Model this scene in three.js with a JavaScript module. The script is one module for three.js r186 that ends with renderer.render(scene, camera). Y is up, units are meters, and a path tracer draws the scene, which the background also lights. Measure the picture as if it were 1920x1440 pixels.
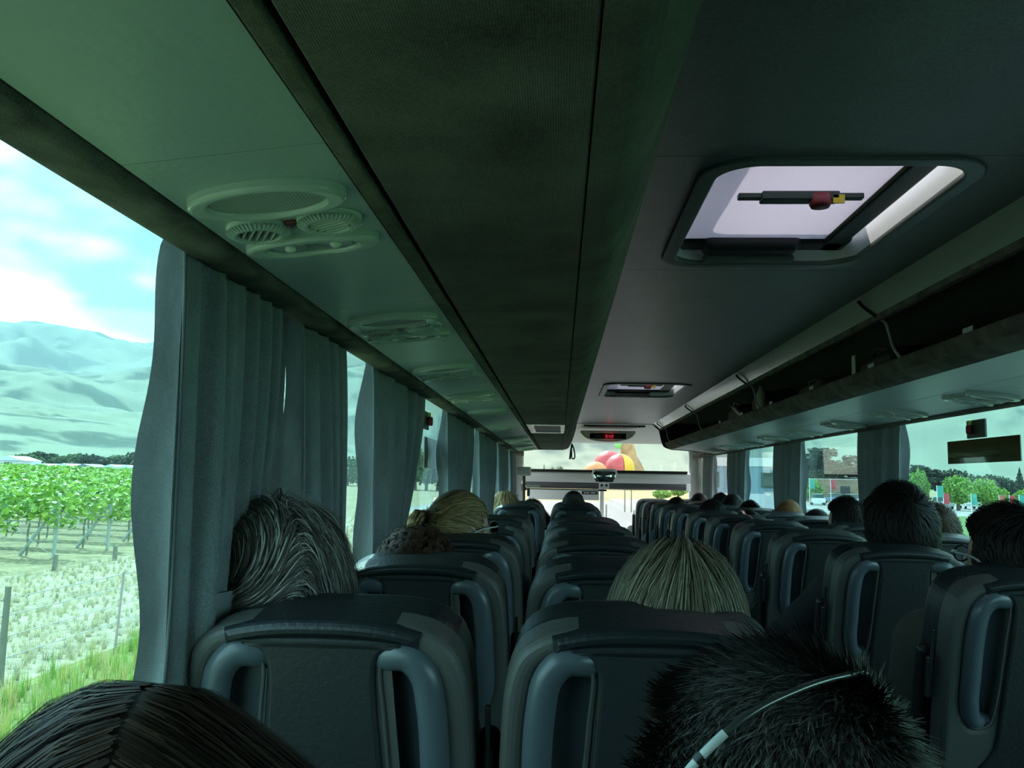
import * as THREE from 'three';
import { RoundedBoxGeometry } from 'three/addons/geometries/RoundedBoxGeometry.js';
import { mergeGeometries, mergeVertices } from 'three/addons/utils/BufferGeometryUtils.js';
import { MarchingCubes } from 'three/addons/objects/MarchingCubes.js';

// ---------------------------------------------------------------- camera, sky, sun, exposure
// x: to the right, 0 on the aisle's centre line; y: up, 0 on the coach floor; the coach drives towards -z; metres
const scene = new THREE.Scene();
const camera = new THREE.PerspectiveCamera(47.925, 4 / 3, 0.05, 12000);
camera.position.set(-0.62, 1.33, 0);
camera.rotation.set(0.11085, 0.05719, 0.01833, 'YXZ');

const EXPOSURE = 1.0, SKY = 1.0, SUN = 11;
const renderer = new THREE.WebGLRenderer({ antialias: true });
renderer.toneMapping = THREE.LinearToneMapping;
renderer.toneMappingExposure = EXPOSURE;
renderer.shadowMap.enabled = true;

// seeded noise
function rng(seed) { let a = seed >>> 0; return () => { a = (a + 0x6D2B79F5) >>> 0; let t = Math.imul(a ^ (a >>> 15), 1 | a); t = (t + Math.imul(t ^ (t >>> 7), 61 | t)) ^ t; return ((t ^ (t >>> 14)) >>> 0) / 4294967296; }; }
const hash2 = (x, y, s) => { let h = Math.imul(x, 374761393) + Math.imul(y, 668265263) + Math.imul(s, 974711); h = Math.imul(h ^ (h >>> 13), 1274126177); return ((h ^ (h >>> 16)) >>> 0) / 4294967296; };
function vnoise(x, y, s = 1, per = 0) {
  const ix = Math.floor(x), iy = Math.floor(y), fx = x - ix, fy = y - iy, u = fx * fx * (3 - 2 * fx), v = fy * fy * (3 - 2 * fy), m = (a) => per ? ((a % per) + per) % per : a;
  const a = hash2(m(ix), m(iy), s), b = hash2(m(ix + 1), m(iy), s), c = hash2(m(ix), m(iy + 1), s), d = hash2(m(ix + 1), m(iy + 1), s);
  return a + (b - a) * u + (c - a) * v + (a - b - c + d) * u * v;
}
function fbm(x, y, oct = 5, s = 1, per = 0) { let r = 0, a = 0.5, n = 0; for (let i = 0; i < oct; i++) { r += a * vnoise(x, y, s + i, per); n += a; a *= 0.5; x *= 2; y *= 2; per *= 2; } return r / n; }
const clamp = THREE.MathUtils.clamp, lerp = THREE.MathUtils.lerp, smooth = THREE.MathUtils.smoothstep;
const V = (x, y, z) => new THREE.Vector3(x, y, z);

{ // broken summer cloud over a clear sky, the same all round
  const W = 1024, H = 512, data = new Float32Array(W * H * 4);
  for (let row = 0; row < H; row++) {
    const up = ((row + 0.5) / H - 0.5) * Math.PI, y = Math.sin(up);
    for (let col = 0; col < W; col++) {
      const r = ((col + 0.5) / W - 0.5) * 2 * Math.PI, x = Math.cos(r) * Math.cos(up), z = Math.sin(r) * Math.cos(up), i = (row * W + col) * 4, h = Math.max(y, 0);
      const k = 1 / (h + 0.12), f = fbm(x * k * 1.5 + 7.3, z * k * 1.5 + 2.1, 6, 11), c = smooth(f, 0.36, 0.53), t = Math.pow(1 - h, 3);
      const shade = 0.78 + 0.22 * fbm(x * k * 3 + 1.7, z * k * 3 + 4.4, 4, 29), cl = 4.8 * shade;
      data[i] = lerp(lerp(0.32, 0.95, t), cl, c); data[i + 1] = lerp(lerp(0.85, 1.75, t), cl, c); data[i + 2] = lerp(lerp(1.75, 2.3, t), cl * 1.02, c); data[i + 3] = 1;
    }
  }
  const sky = new THREE.DataTexture(data, W, H, THREE.RGBAFormat, THREE.FloatType);
  sky.mapping = THREE.EquirectangularReflectionMapping; sky.magFilter = THREE.LinearFilter; sky.needsUpdate = true;
  scene.background = sky; scene.environment = sky; scene.backgroundIntensity = SKY; scene.environmentIntensity = SKY;
}
const lin0 = (r, g, b) => new THREE.Color().setRGB(r, g, b);
const sun = new THREE.DirectionalLight(new THREE.Color().setRGB(1, 0.95, 0.86), SUN); // high, ahead and to the left
sun.name = 'sun'; sun.position.set(-22, 62, -52); sun.castShadow = true; sun.shadow.mapSize.set(4096, 4096);
Object.assign(sun.shadow.camera, { left: -40, right: 40, top: 40, bottom: -40, near: 1, far: 200 });
scene.add(sun, sun.target);
scene.fog = new THREE.FogExp2(lin0(0.74, 0.9, 1.0), 0.000075); // summer haze over the valley

// ---------------------------------------------------------------- helpers
const used = new Map();
function numbered(name) { const n = used.get(name) ?? 0; used.set(name, n + 1); return n ? name + '_' + String(n).padStart(3, '0') : name; }
function part(name, geo, mat, parent) { const m = new THREE.Mesh(geo, mat); m.name = name; m.castShadow = m.receiveShadow = true; parent.add(m); return m; }
function thing(name, label, category, group, pos = [0, 0, 0], turn = 0) {
  const o = new THREE.Group(); o.name = numbered(name); o.position.set(...pos); o.rotation.y = turn; scene.add(o);
  o.userData = { label, category }; if (group) o.userData.group = group; return o;
}
function single(name, label, category, geo, mat, group, pos = [0, 0, 0]) {
  const m = part(numbered(name), geo, mat, scene); m.position.set(...pos); m.userData = { label, category }; if (group) m.userData.group = group; return m;
}
function struct(name, geo, mat, label) { const m = part(name, geo, mat, scene); m.userData = { kind: 'structure' }; if (label) m.userData.label = label; return m; }
function copyOf(o, pos, label, group, turn) { const c = o.clone(); c.name = numbered(o.name.replace(/_\d{3}$/, '')); c.position.set(...pos); if (turn !== undefined) c.rotation.y = turn; c.userData = { ...o.userData, label }; if (group) c.userData.group = group; scene.add(c); return c; }

const merge = (list) => mergeGeometries(list.map((g) => { g = g.index ? g.toNonIndexed() : g; for (const k of Object.keys(g.attributes)) if (!['position', 'normal', 'uv'].includes(k)) g.deleteAttribute(k); if (!g.attributes.uv) g.setAttribute('uv', new THREE.BufferAttribute(new Float32Array(g.attributes.position.count * 2), 2)); return g; }));
const box = (x0, x1, y0, y1, z0, z1) => new THREE.BoxGeometry(x1 - x0, y1 - y0, z1 - z0).translate((x0 + x1) / 2, (y0 + y1) / 2, (z0 + z1) / 2);
const rbox = (x0, x1, y0, y1, z0, z1, r = 0.01, s = 3) => new RoundedBoxGeometry(x1 - x0, y1 - y0, z1 - z0, s, Math.min(r, (x1 - x0) / 2.01, (y1 - y0) / 2.01, (z1 - z0) / 2.01)).translate((x0 + x1) / 2, (y0 + y1) / 2, (z0 + z1) / 2);
const tube = (pts, r, seg = 24, rad = 8, closed = false) => new THREE.TubeGeometry(new THREE.CatmullRomCurve3(pts.map((p) => V(...p)), closed), seg, r, rad, closed);
const lathe = (pts, seg = 24) => new THREE.LatheGeometry(pts.map((p) => new THREE.Vector2(...p)), seg);
const shapeOf = (pts) => new THREE.Shape(pts.map((p) => new THREE.Vector2(...p)));
const extr = (shape, depth, bevel = 0, seg = 2, curve = 12) => new THREE.ExtrudeGeometry(shape, { depth, bevelEnabled: bevel > 0, bevelSize: bevel, bevelThickness: bevel, bevelOffset: -bevel, bevelSegments: seg, curveSegments: curve });
/** a closed cross-section in x, y drawn out along z from z1 (rear) to z0 (front) */
const alongZ = (pts, z0, z1) => extr(shapeOf(pts), z1 - z0).translate(0, 0, z0);
/** an open line in x, y given a thickness, drawn out along z */
function sheetZ(pts, t, z0, z1) {
  const n = pts.map((p, i) => { const a = pts[Math.max(0, i - 1)], b = pts[Math.min(pts.length - 1, i + 1)], dx = b[0] - a[0], dy = b[1] - a[1], l = Math.hypot(dx, dy) || 1; return [-dy / l * t, dx / l * t]; });
  return alongZ([...pts, ...pts.map((p, i) => [p[0] + n[i][0], p[1] + n[i][1]]).reverse()], z0, z1);
}
function smoothLine(pts, n) { const c = new THREE.CatmullRomCurve3(pts.map((p) => V(p[0], p[1], 0))); return c.getPoints(n).map((p) => [p.x, p.y]); }
function roundRect(x0, x1, y0, y1, r, Kind = THREE.Shape) {
  const s = new Kind(); s.moveTo(x0 + r, y0); s.lineTo(x1 - r, y0); s.absarc(x1 - r, y0 + r, r, -Math.PI / 2, 0); s.lineTo(x1, y1 - r); s.absarc(x1 - r, y1 - r, r, 0, Math.PI / 2);
  s.lineTo(x0 + r, y1); s.absarc(x0 + r, y1 - r, r, Math.PI / 2, Math.PI); s.lineTo(x0, y0 + r); s.absarc(x0 + r, y0 + r, r, Math.PI, 1.5 * Math.PI); return s;
}
/** texture coordinates in metres, from the axis each face looks along */
function metric(geo) {
  const g = geo.index ? geo.toNonIndexed() : geo, p = g.attributes.position, uv = new Float32Array(p.count * 2), a = V(), b = V(), c = V();
  for (let i = 0; i < p.count; i += 3) {
    a.fromBufferAttribute(p, i); b.fromBufferAttribute(p, i + 1); c.fromBufferAttribute(p, i + 2);
    const n = b.clone().sub(a).cross(c.clone().sub(a)), ax = Math.abs(n.x), ay = Math.abs(n.y), az = Math.abs(n.z);
    [a, b, c].forEach((q, k) => { const [u, v] = ax > ay && ax > az ? [q.z, q.y] : ay > az ? [q.x, q.z] : [q.x, q.y]; uv[(i + k) * 2] = u; uv[(i + k) * 2 + 1] = v; });
  }
  g.setAttribute('uv', new THREE.BufferAttribute(uv, 2)); return g;
}
/** a grey picture from f(u, v) with u, v in 0..1 */
function grey(size, f, size2 = size) {
  const d = new Uint8Array(size * size2 * 4);
  for (let j = 0; j < size2; j++) for (let i = 0; i < size; i++) { const v = clamp(f(i / size, j / size2), 0, 1) * 255; d.set([v, v, v, 255], (j * size + i) * 4); }
  const t = new THREE.DataTexture(d, size, size2); t.wrapS = t.wrapT = THREE.RepeatWrapping; t.magFilter = THREE.LinearFilter; t.minFilter = THREE.LinearMipmapLinearFilter; t.generateMipmaps = true; t.needsUpdate = true; return t;
}
const rep = (t, perMetre, y = perMetre) => { const c = t.clone(); c.repeat.set(perMetre, y); c.needsUpdate = true; return c; };
const T = {
  mottle: grey(512, (u, v) => 0.62 + 0.95 * (fbm(u * 10, v * 10, 5, 3, 10) - 0.5) + 0.3 * (hash2(u * 512 | 0, v * 512 | 0, 9) - 0.5)),
  grain: grey(256, (u, v) => 0.5 + 0.8 * (fbm(u * 40, v * 40, 3, 5, 40) - 0.5)),
  weave: grey(256, (u, v) => 0.5 + 0.22 * Math.sin(u * Math.PI * 128) + 0.22 * Math.sin(v * Math.PI * 128) + 0.25 * (hash2(u * 256 | 0, v * 256 | 0, 4) - 0.5)),
  cloth: grey(256, (u, v) => 0.8 + 0.4 * (hash2(u * 256 | 0, v * 256 | 0, 8) - 0.5) + 0.2 * (fbm(u * 8, v * 8, 3, 2, 8) - 0.5)),
  streak: grey(256, (u, v) => 0.75 + 0.35 * (fbm(u * 4, v * 60, 3, 6, 4) - 0.5) + 0.2 * (fbm(u * 6, v * 6, 3, 7, 6) - 0.5)),
  ground: grey(512, (u, v) => 0.62 + 0.7 * (fbm(u * 8, v * 8, 6, 21, 8) - 0.5) + 0.4 * (fbm(u * 64, v * 64, 2, 22, 64) - 0.5)),
  dots: grey(64, (u, v) => { const a = (u * 8) % 1 - 0.5, b = (v * 8) % 1 - 0.5; return Math.hypot(a, b) < 0.3 ? 0.55 : 1; }),
  mesh: grey(128, (u, v) => 0.86 + 0.14 * Math.sin(v * Math.PI * 64) * (0.6 + 0.4 * Math.sin(u * Math.PI * 64))),
};
const lin = (r, g, b) => new THREE.Color().setRGB(r, g, b);
const std = (name, c, rough = 0.6, more = {}) => Object.assign(new THREE.MeshStandardMaterial({ color: lin(...c), roughness: rough, ...more }), { name });
const phy = (name, c, rough = 0.6, more = {}) => Object.assign(new THREE.MeshPhysicalMaterial({ color: lin(...c), roughness: rough, ...more }), { name });
const M = {
  service: std('pale grey plastic', [0.42, 0.51, 0.51], 0.38, { bumpMap: rep(T.grain, 3), bumpScale: 0.0006 }),
  unit: std('grey moulded plastic', [0.5, 0.57, 0.55], 0.14),
  unitDark: std('dark plastic', [0.06, 0.07, 0.065], 0.4),
  board: std('beige lining board', [0.165, 0.155, 0.14], 0.7, { map: rep(T.mottle, 0.9), bumpMap: rep(T.weave, 6), bumpScale: 0.0008 }),
  carpet: std('brown grey trim felt', [0.2, 0.19, 0.16], 0.95, { map: rep(T.mottle, 1.6), bumpMap: rep(T.mottle, 4), bumpScale: 0.003 }),
  roof: std('grey ceiling lining', [0.22, 0.22, 0.21], 0.29, { map: rep(T.cloth, 1.5), bumpMap: rep(T.weave, 6), bumpScale: 0.0005 }),
  cove: std('pale cove strip', [0.42, 0.43, 0.4], 0.2),
  rackDark: std('dark rack lining', [0.1, 0.1, 0.095], 0.9, { bumpMap: rep(T.weave, 5), bumpScale: 0.001 }),
  seam: std('black joint', [0.012, 0.012, 0.012], 0.8),
  wall: std('grey wall panel', [0.16, 0.175, 0.17], 0.7, { bumpMap: rep(T.weave, 5), bumpScale: 0.001 }),
  pillar: std('pillar cover', [0.3, 0.31, 0.28], 0.7, { bumpMap: rep(T.weave, 5), bumpScale: 0.001 }),
  outside: std('white paint', [0.7, 0.7, 0.7], 0.3),
  floor: std('dark floor covering', [0.05, 0.055, 0.06], 0.7, { map: rep(T.cloth, 2) }),
  white: std('white plastic', [0.74, 0.75, 0.74], 0.4),
  silver: std('silver grey plastic', [0.6, 0.62, 0.63], 0.35),
  black: std('black plastic', [0.016, 0.017, 0.018], 0.4),
  rubber: std('black rubber', [0.012, 0.012, 0.012], 0.8),
  chrome: std('chrome', [0.75, 0.77, 0.78], 0.12, { metalness: 1 }),
  mirror: std('mirror', [0.85, 0.87, 0.88], 0.02, { metalness: 1 }),
  leather: phy('dark teal leather', [0.0125, 0.017, 0.02], 0.42, { bumpMap: rep(T.grain, 5), bumpScale: 0.0007 }),
  leatherBack: phy('grey green leather', [0.019, 0.024, 0.025], 0.52, { bumpMap: rep(T.grain, 5), bumpScale: 0.0007 }),
  shell: std('grey green seat shell', [0.085, 0.09, 0.083], 0.5, { bumpMap: rep(T.grain, 6), bumpScale: 0.0004 }),
  grip: std('blue grey grip plastic', [0.085, 0.11, 0.125], 0.3),
  curtain: phy('grey blue curtain', [0.26, 0.295, 0.305], 0.85, { map: rep(T.cloth, 4), bumpMap: rep(T.weave, 8), bumpScale: 0.0008, transmission: 0.06, thickness: 0, sheen: 0.4, sheenRoughness: 0.6 }),
  glass: phy('green tinted glass', [0.48, 0.9, 0.9], 0.0, { transmission: 1, thickness: 0, ior: 1.5 }),
  screenGlass: phy('clear windscreen', [0.9, 0.97, 0.94], 0.0, { transmission: 1, thickness: 0, ior: 1.5 }),
  cord: std('pale grey rod', [0.4, 0.4, 0.37], 0.5),
  blindGrey: std('dark grey blind', [0.07, 0.07, 0.08], 0.6),
  grilleDark: std('grey grille', [0.12, 0.13, 0.12], 0.6),
  partition: std('teal grey laminate', [0.14, 0.19, 0.19], 0.5),
  led: Object.assign(new THREE.MeshStandardMaterial({ color: lin(0.1, 0, 0), emissive: lin(1, 0.03, 0.07), emissiveIntensity: 1.1 }), { name: 'red led' }),
  darkGlass: std('dark screen glass', [0.02, 0.055, 0.042], 0.45),
  lensGlass: phy('clear lens', [0.95, 0.97, 0.96], 0.05, { transmission: 0.9, thickness: 0 }),
};

// ---------------------------------------------------------------- the coach body
const ZR = 1.45, ZF = -11.95, ZE = -10.0; // rear wall, windscreen, front end of the racks
const MX = metric;
struct('floor', MX(box(-1.3, 1.3, -0.16, 0, ZF - 0.1, ZR + 0.06)), M.floor, 'dark coach floor');
struct('wall_back', MX(box(-1.3, 1.3, -0.1, 2.2, ZR, ZR + 0.06)), M.wall, 'grey rear wall of the coach');
function sideWall(name, s, pillars, label) {
  const g = new THREE.Group(); g.name = name; g.userData = { kind: 'structure', label }; scene.add(g);
  const bx = (a, b, ...r) => MX(box(Math.min(s * a, s * b), Math.max(s * a, s * b), ...r));
  part('lower_panel', bx(1.225, 1.29, 0, 0.8, ZF, ZR), M.wall, g);
  part('sill', MX(rbox(Math.min(s * 1.195, s * 1.29), Math.max(s * 1.195, s * 1.29), 0.8, 0.84, ZF, ZR, 0.012)), M.pillar, g);
  part('outer_skin', bx(1.29, 1.3, -0.9, 2.2, ZF, ZR).clone().scale(1, 0.47, 1).translate(0, -0.28, 0), M.outside, g);
  part('header', bx(1.228, 1.3, 1.735, 2.2, ZF, ZR), M.wall, g);
  for (const [z, w] of pillars) part('pillar', MX(rbox(Math.min(s * 1.238, s * 1.285), Math.max(s * 1.238, s * 1.285), 0.83, 1.75, z - w / 2, z + w / 2, 0.01)), M.pillar, g);
  return g;
}
const pilL = [[0.1, 0.12], [-1.8, 0.2], [-3.2, 0.09], [-4.9, 0.09], [-6.55, 0.09], [-8.25, 0.09], [-9.9, 0.09], [-11.75, 0.3]];
const pilR = [[-0.9, 0.12], [-2.95, 0.12], [-5.05, 0.12], [-7.05, 0.12], [-9.1, 0.12], [-10.85, 0.12], [-11.75, 0.3]];
sideWall('wall_left', -1, pilL, 'left coach wall with window pillars');
sideWall('wall_right', 1, pilR, 'right coach wall with window pillars');
let windowCount = 0;
for (const [s, pil] of [[-1, pilL], [1, pilR]]) {
  const zs = [ZR, ...pil.map((p) => p[0])];
  for (let i = 0; i + 1 < zs.length; i++) struct('window_' + (++windowCount), new THREE.PlaneGeometry(zs[i] - zs[i + 1], 0.94).rotateY(-s * Math.PI / 2).translate(s * 1.26, 1.29, (zs[i] + zs[i + 1]) / 2), zs[i + 1] < -10.5 ? M.screenGlass : M.glass, zs[i + 1] < -10.5 ? 'clear front side window pane' : 'green tinted side window pane');
}
const HATCH = [[-0.288, 0.24, -2.6, -1.775], [-0.288, 0.24, -6.78, -5.9]];
{ // ceiling panels and the roof above, both open at the hatches
  const g = new THREE.Group(); g.name = 'ceiling'; g.userData = { kind: 'structure', label: 'grey lined coach ceiling' }; scene.add(g);
  const flat = (x0, x1, z0, z1, y, t) => {
    const sh = new THREE.Shape([[x0, z0], [x1, z0], [x1, z1], [x0, z1]].map((p) => new THREE.Vector2(...p)));
    for (const [a, b, c, d] of HATCH) if (c > z0 && d < z1) sh.holes.push(roundRect(a, b, c, d, 0.09, THREE.Path));
    return MX(extr(sh, t).rotateX(Math.PI / 2).translate(0, y + t, 0));
  };
  const cuts = [ZR, -1.735, -2.7, -4.3, -5.8, -6.95, -8.5, -10.0];
  for (let i = 0; i + 1 < cuts.length; i++) part('ceiling_panel', flat(-0.47, 0.47, cuts[i + 1] + 0.0015, cuts[i] - 0.0015, 2.0, 0.012), M.roof, g);
  part('roof_skin', flat(-1.3, 1.3, ZF, ZR, 2.15, 0.04), M.outside, g);
}
// ---------------------------------------------------------------- roof hatches
function hatch(i, label) {
  const [x0, x1, z0, z1] = HATCH[i], cx = (x0 + x1) / 2, cz = (z0 + z1) / 2, w = x1 - x0, l = z1 - z0;
  const o = thing('roof_hatch', label, 'hatch', 'roof hatches', [cx, 2.0, cz]);
  const ring = (ow, r, iw, ri, depth, bevel) => { const s = roundRect(-w / 2 - ow, w / 2 + ow, -l / 2 - ow, l / 2 + ow, r); s.holes.push(roundRect(-w / 2 - iw, w / 2 + iw, -l / 2 - iw, l / 2 + iw, ri, THREE.Path)); return extr(s, depth, bevel, 3, 10).rotateX(Math.PI / 2); };
  part('bezel', ring(0.04, 0.12, -0.002, 0.088, 0.006, 0.006).translate(0, 0.004, 0), M.hatchBezel, o);
  part('shaft', ring(0.012, 0.1, -0.002, 0.086, 0.15, 0).translate(0, 0.155, 0), M.white, o);
  part('lid_frame', ring(0.0, 0.085, -0.035, 0.05, 0.03, 0.004).translate(0, 0.19, 0), M.black, o);
  part('blind_case', rbox(w / 2 - 0.105, w / 2 - 0.035, 0.03, 0.075, -l / 2 + 0.02, l / 2 - 0.01, 0.012), M.black, o);
  part('sun_screen', metric(box(-w / 2 + 0.004, w / 2 - 0.09, 0.04, 0.041, -l / 2 + 0.1, l / 2 - 0.004)), M.hatchScreen, o);
  part('lid_pane', metric(box(-w / 2 - 0.02, w / 2 + 0.02, 0.195, 0.2, -l / 2 - 0.02, l / 2 + 0.02)), M.hatchPane, o);
  const h = part('handle', merge([rbox(-0.17, 0.13, 0.022, 0.036, 0.1, 0.122, 0.003), rbox(-0.115, 0.07, 0.016, 0.038, 0.09, 0.132, 0.004)]), M.handleGreen, o);
  part('knob', lathe([[0, 0], [0.022, 0], [0.026, 0.008], [0.026, 0.03], [0, 0.03]], 20).translate(0.025, 0.0, 0.118), M.redDark, h);
  part('tag', rbox(0.052, 0.08, 0.006, 0.028, 0.128, 0.132, 0.001), M.yellow, h);
  part('motor_case', merge([rbox(-w / 2 + 0.012, w / 2 - 0.02, 0.03, 0.075, -l / 2 + 0.012, -l / 2 + 0.12, 0.02), rbox(-w / 2 + 0.08, w / 2 - 0.17, 0.006, 0.06, -l / 2 + 0.03, -l / 2 + 0.13, 0.024)]), M.black, o);
  part('lever', rbox(-w / 2 + 0.09, w / 2 - 0.17, -0.004, 0.014, -l / 2 + 0.004, -l / 2 + 0.04, 0.006), M.hatchBezel, o);
  return o;
}
M.hatchScreen = phy('perforated white blind', [0.9, 0.87, 0.92], 1, { transmission: 0.62, thickness: 0, map: rep(T.mesh, 4) });
M.hatchBezel = std('dark grey green bezel', [0.12, 0.14, 0.13], 0.35);
M.hatchPane = phy('tinted hatch pane', [0.85, 0.85, 0.87], 0, { transmission: 1, thickness: 0 });
M.handleGreen = std('dark green plastic', [0.03, 0.06, 0.05], 0.4);
M.redDark = std('dark red plastic', [0.22, 0.02, 0.03], 0.35);
M.yellow = std('yellow tag', [0.75, 0.6, 0.04], 0.5);
hatch(0, 'large roof hatch with white blind, nearest the camera');
hatch(1, 'small looking roof hatch further forward in the ceiling');

// ---------------------------------------------------------------- left overhead bins, closed
{
  const o = thing('overhead_bin', 'closed beige overhead bin running along the left side', 'luggage bin', null);
  const sideLine = smoothLine([[-0.59, 1.69], [-0.556, 1.697], [-0.527, 1.722], [-0.5, 1.775], [-0.475, 1.845], [-0.452, 1.925], [-0.437, 2.005]], 22);
  part('bin_body', MX(alongZ([[-1.19, 1.7], [-0.87, 1.715], [-0.6, 1.705], [-0.54, 1.76], [-0.46, 2.03], [-1.19, 2.03]], ZE + 0.01, ZR)), M.rackDark, o);
  part('side_panel', MX(sheetZ(sideLine, 0.012, ZE, ZR)), M.board, o);
  const cuts = [ZR, -0.45, -1.823, -3.2, -4.4, -5.56, -6.56, -7.76, -8.9, ZE];
  for (let i = 0; i + 1 < cuts.length; i++) if (i !== 5) part('board', MX(rbox(-0.846, -0.592, 1.69, 1.703, cuts[i + 1] + 0.002, cuts[i] - 0.002, 0.004)), M.board, o);
  const scr = part('screen_surround', merge([rbox(-0.846, -0.592, 1.688, 1.703, -6.56, -6.44, 0.006), rbox(-0.846, -0.592, 1.688, 1.703, -5.66, -5.562, 0.006), rbox(-0.846, -0.8, 1.688, 1.703, -6.45, -5.65, 0.006), rbox(-0.62, -0.592, 1.688, 1.703, -6.45, -5.65, 0.006)]), M.unit, o);
  part('folded_screen', rbox(-0.802, -0.618, 1.694, 1.703, -6.445, -5.655, 0.003), M.darkGlass, scr);
  part('edge_trim', MX(rbox(-0.878, -0.853, 1.687, 1.705, ZE, ZR, 0.006)), M.carpet, o);
  for (let z = 0.75; z > ZE + 0.05; z -= 0.82) { const z0 = Math.max(z - 0.82, ZE); part('service_panel', MX(sheetZ([[-1.104, 1.665], [-0.879, 1.69]], 0.012, z0 + 0.0015, Math.min(z, ZR))), M.service, o); }
  part('window_rail', MX(alongZ(smoothLine([[-1.106, 1.69], [-1.107, 1.668], [-1.118, 1.655], [-1.15, 1.652], [-1.178, 1.656], [-1.187, 1.668], [-1.187, 1.71], [-1.106, 1.71]], 30), ZE - 1.6, ZR)), M.carpet, o);
  part('end_cap', alongZ([[-1.187, 1.66], [-1.1, 1.66], [-0.88, 1.686], [-0.59, 1.686], ...sideLine.slice(1).map(([x, y]) => [x + 0.006, y]), [-1.187, 2.0]], ZE - 0.012, ZE), M.rubber, o);
}
// ---------------------------------------------------------------- right overhead rack, open
{
  const o = thing('luggage_rack', 'open overhead luggage rack running along the right side', 'luggage rack', null);
  part('cove', MX(sheetZ(smoothLine([[0.425, 2.004], [0.45, 1.992], [0.475, 1.975], [0.497, 1.955], [0.512, 1.937]], 12).reverse(), -0.014, ZE, ZR)), M.cove, o);
  part('cove_lip', MX(rbox(0.505, 0.535, 1.925, 1.95, ZE, ZR, 0.008)), M.carpet, o);
  part('shelf_lip', MX(alongZ(smoothLine([[0.652, 1.714], [0.615, 1.728], [0.586, 1.755], [0.574, 1.781], [0.585, 1.792], [0.603, 1.788], [0.625, 1.76], [0.67, 1.745]], 30), ZE, ZR)), M.carpet, o);
  for (const [a, b] of [[-4.1, ZR], [-6.6, -4.103], [ZE, -6.603]]) part('fascia_panel', MX(sheetZ([[0.651, 1.715], [0.884, 1.7]], 0.012, a, b)), M.service, o);
  part('joint', alongZ([[0.882, 1.703], [0.89, 1.703], [0.89, 1.712], [0.882, 1.712]], ZE, ZR), M.seam, o);
  for (let z = 0.15; z > ZE + 0.05; z -= 0.82) part('service_panel', MX(sheetZ([[0.888, 1.7], [1.13, 1.67]], 0.012, Math.max(z - 0.82, ZE) + 0.0015, Math.min(z, ZR))), M.service, o);
  part('window_rail', MX(alongZ(smoothLine([[1.132, 1.69], [1.133, 1.669], [1.145, 1.657], [1.17, 1.655], [1.19, 1.66], [1.195, 1.7], [1.132, 1.7]], 24), ZE - 1.6, ZR)), M.carpet, o);
  part('shelf', MX(box(0.63, 1.2, 1.742, 1.756, ZE, ZR)), M.rackDark, o);
  part('lining', MX(merge([box(1.175, 1.2, 1.75, 2.02, ZE, ZR), box(0.5, 1.2, 2.005, 2.02, ZE, ZR)])), M.rackDark, o);
  part('end_cap', alongZ([[0.43, 2.0], [0.505, 1.93], ...smoothLine([[0.51, 1.92], [0.522, 1.86], [0.54, 1.79], [0.565, 1.74], [0.65, 1.708]], 12), [0.885, 1.694], [1.13, 1.664], [1.2, 1.664], [1.2, 2.02], [0.43, 2.02]], ZE - 0.015, ZE), M.rubber, o);
  for (const z of [-0.95, -3.13, -5.3, -7.47, -9.64]) {
    part('divider_rod', tube([[0.522, 1.93, z], [0.545, 1.918, z - 0.01], [0.556, 1.88, z - 0.01], [0.565, 1.82, z + 0.01], [0.6, 1.765, z + 0.02]], 0.0055, 20, 8), M.cord, o);
    part('clip', merge([tube([[0.44, 1.99, z + 0.02], [0.455, 1.975, z + 0.012], [0.5, 1.94, z + 0.01], [0.525, 1.924, z - 0.02]], 0.0065, 14, 6)]), M.black, o);
  }
  const plate = merge([rbox(-0.002, 0.002, 0, 0.03, -0.062, -0.033, 0.001), rbox(-0.002, 0.002, 0, 0.03, -0.029, 0, 0.001)]);
  for (const z of [-2.62, -3.44, -4.26, -5.08, -5.9, -6.72]) { const q = part('number_plate', plate, M.silver, o); q.position.set(0.606, 1.785, z); }
}

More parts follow.
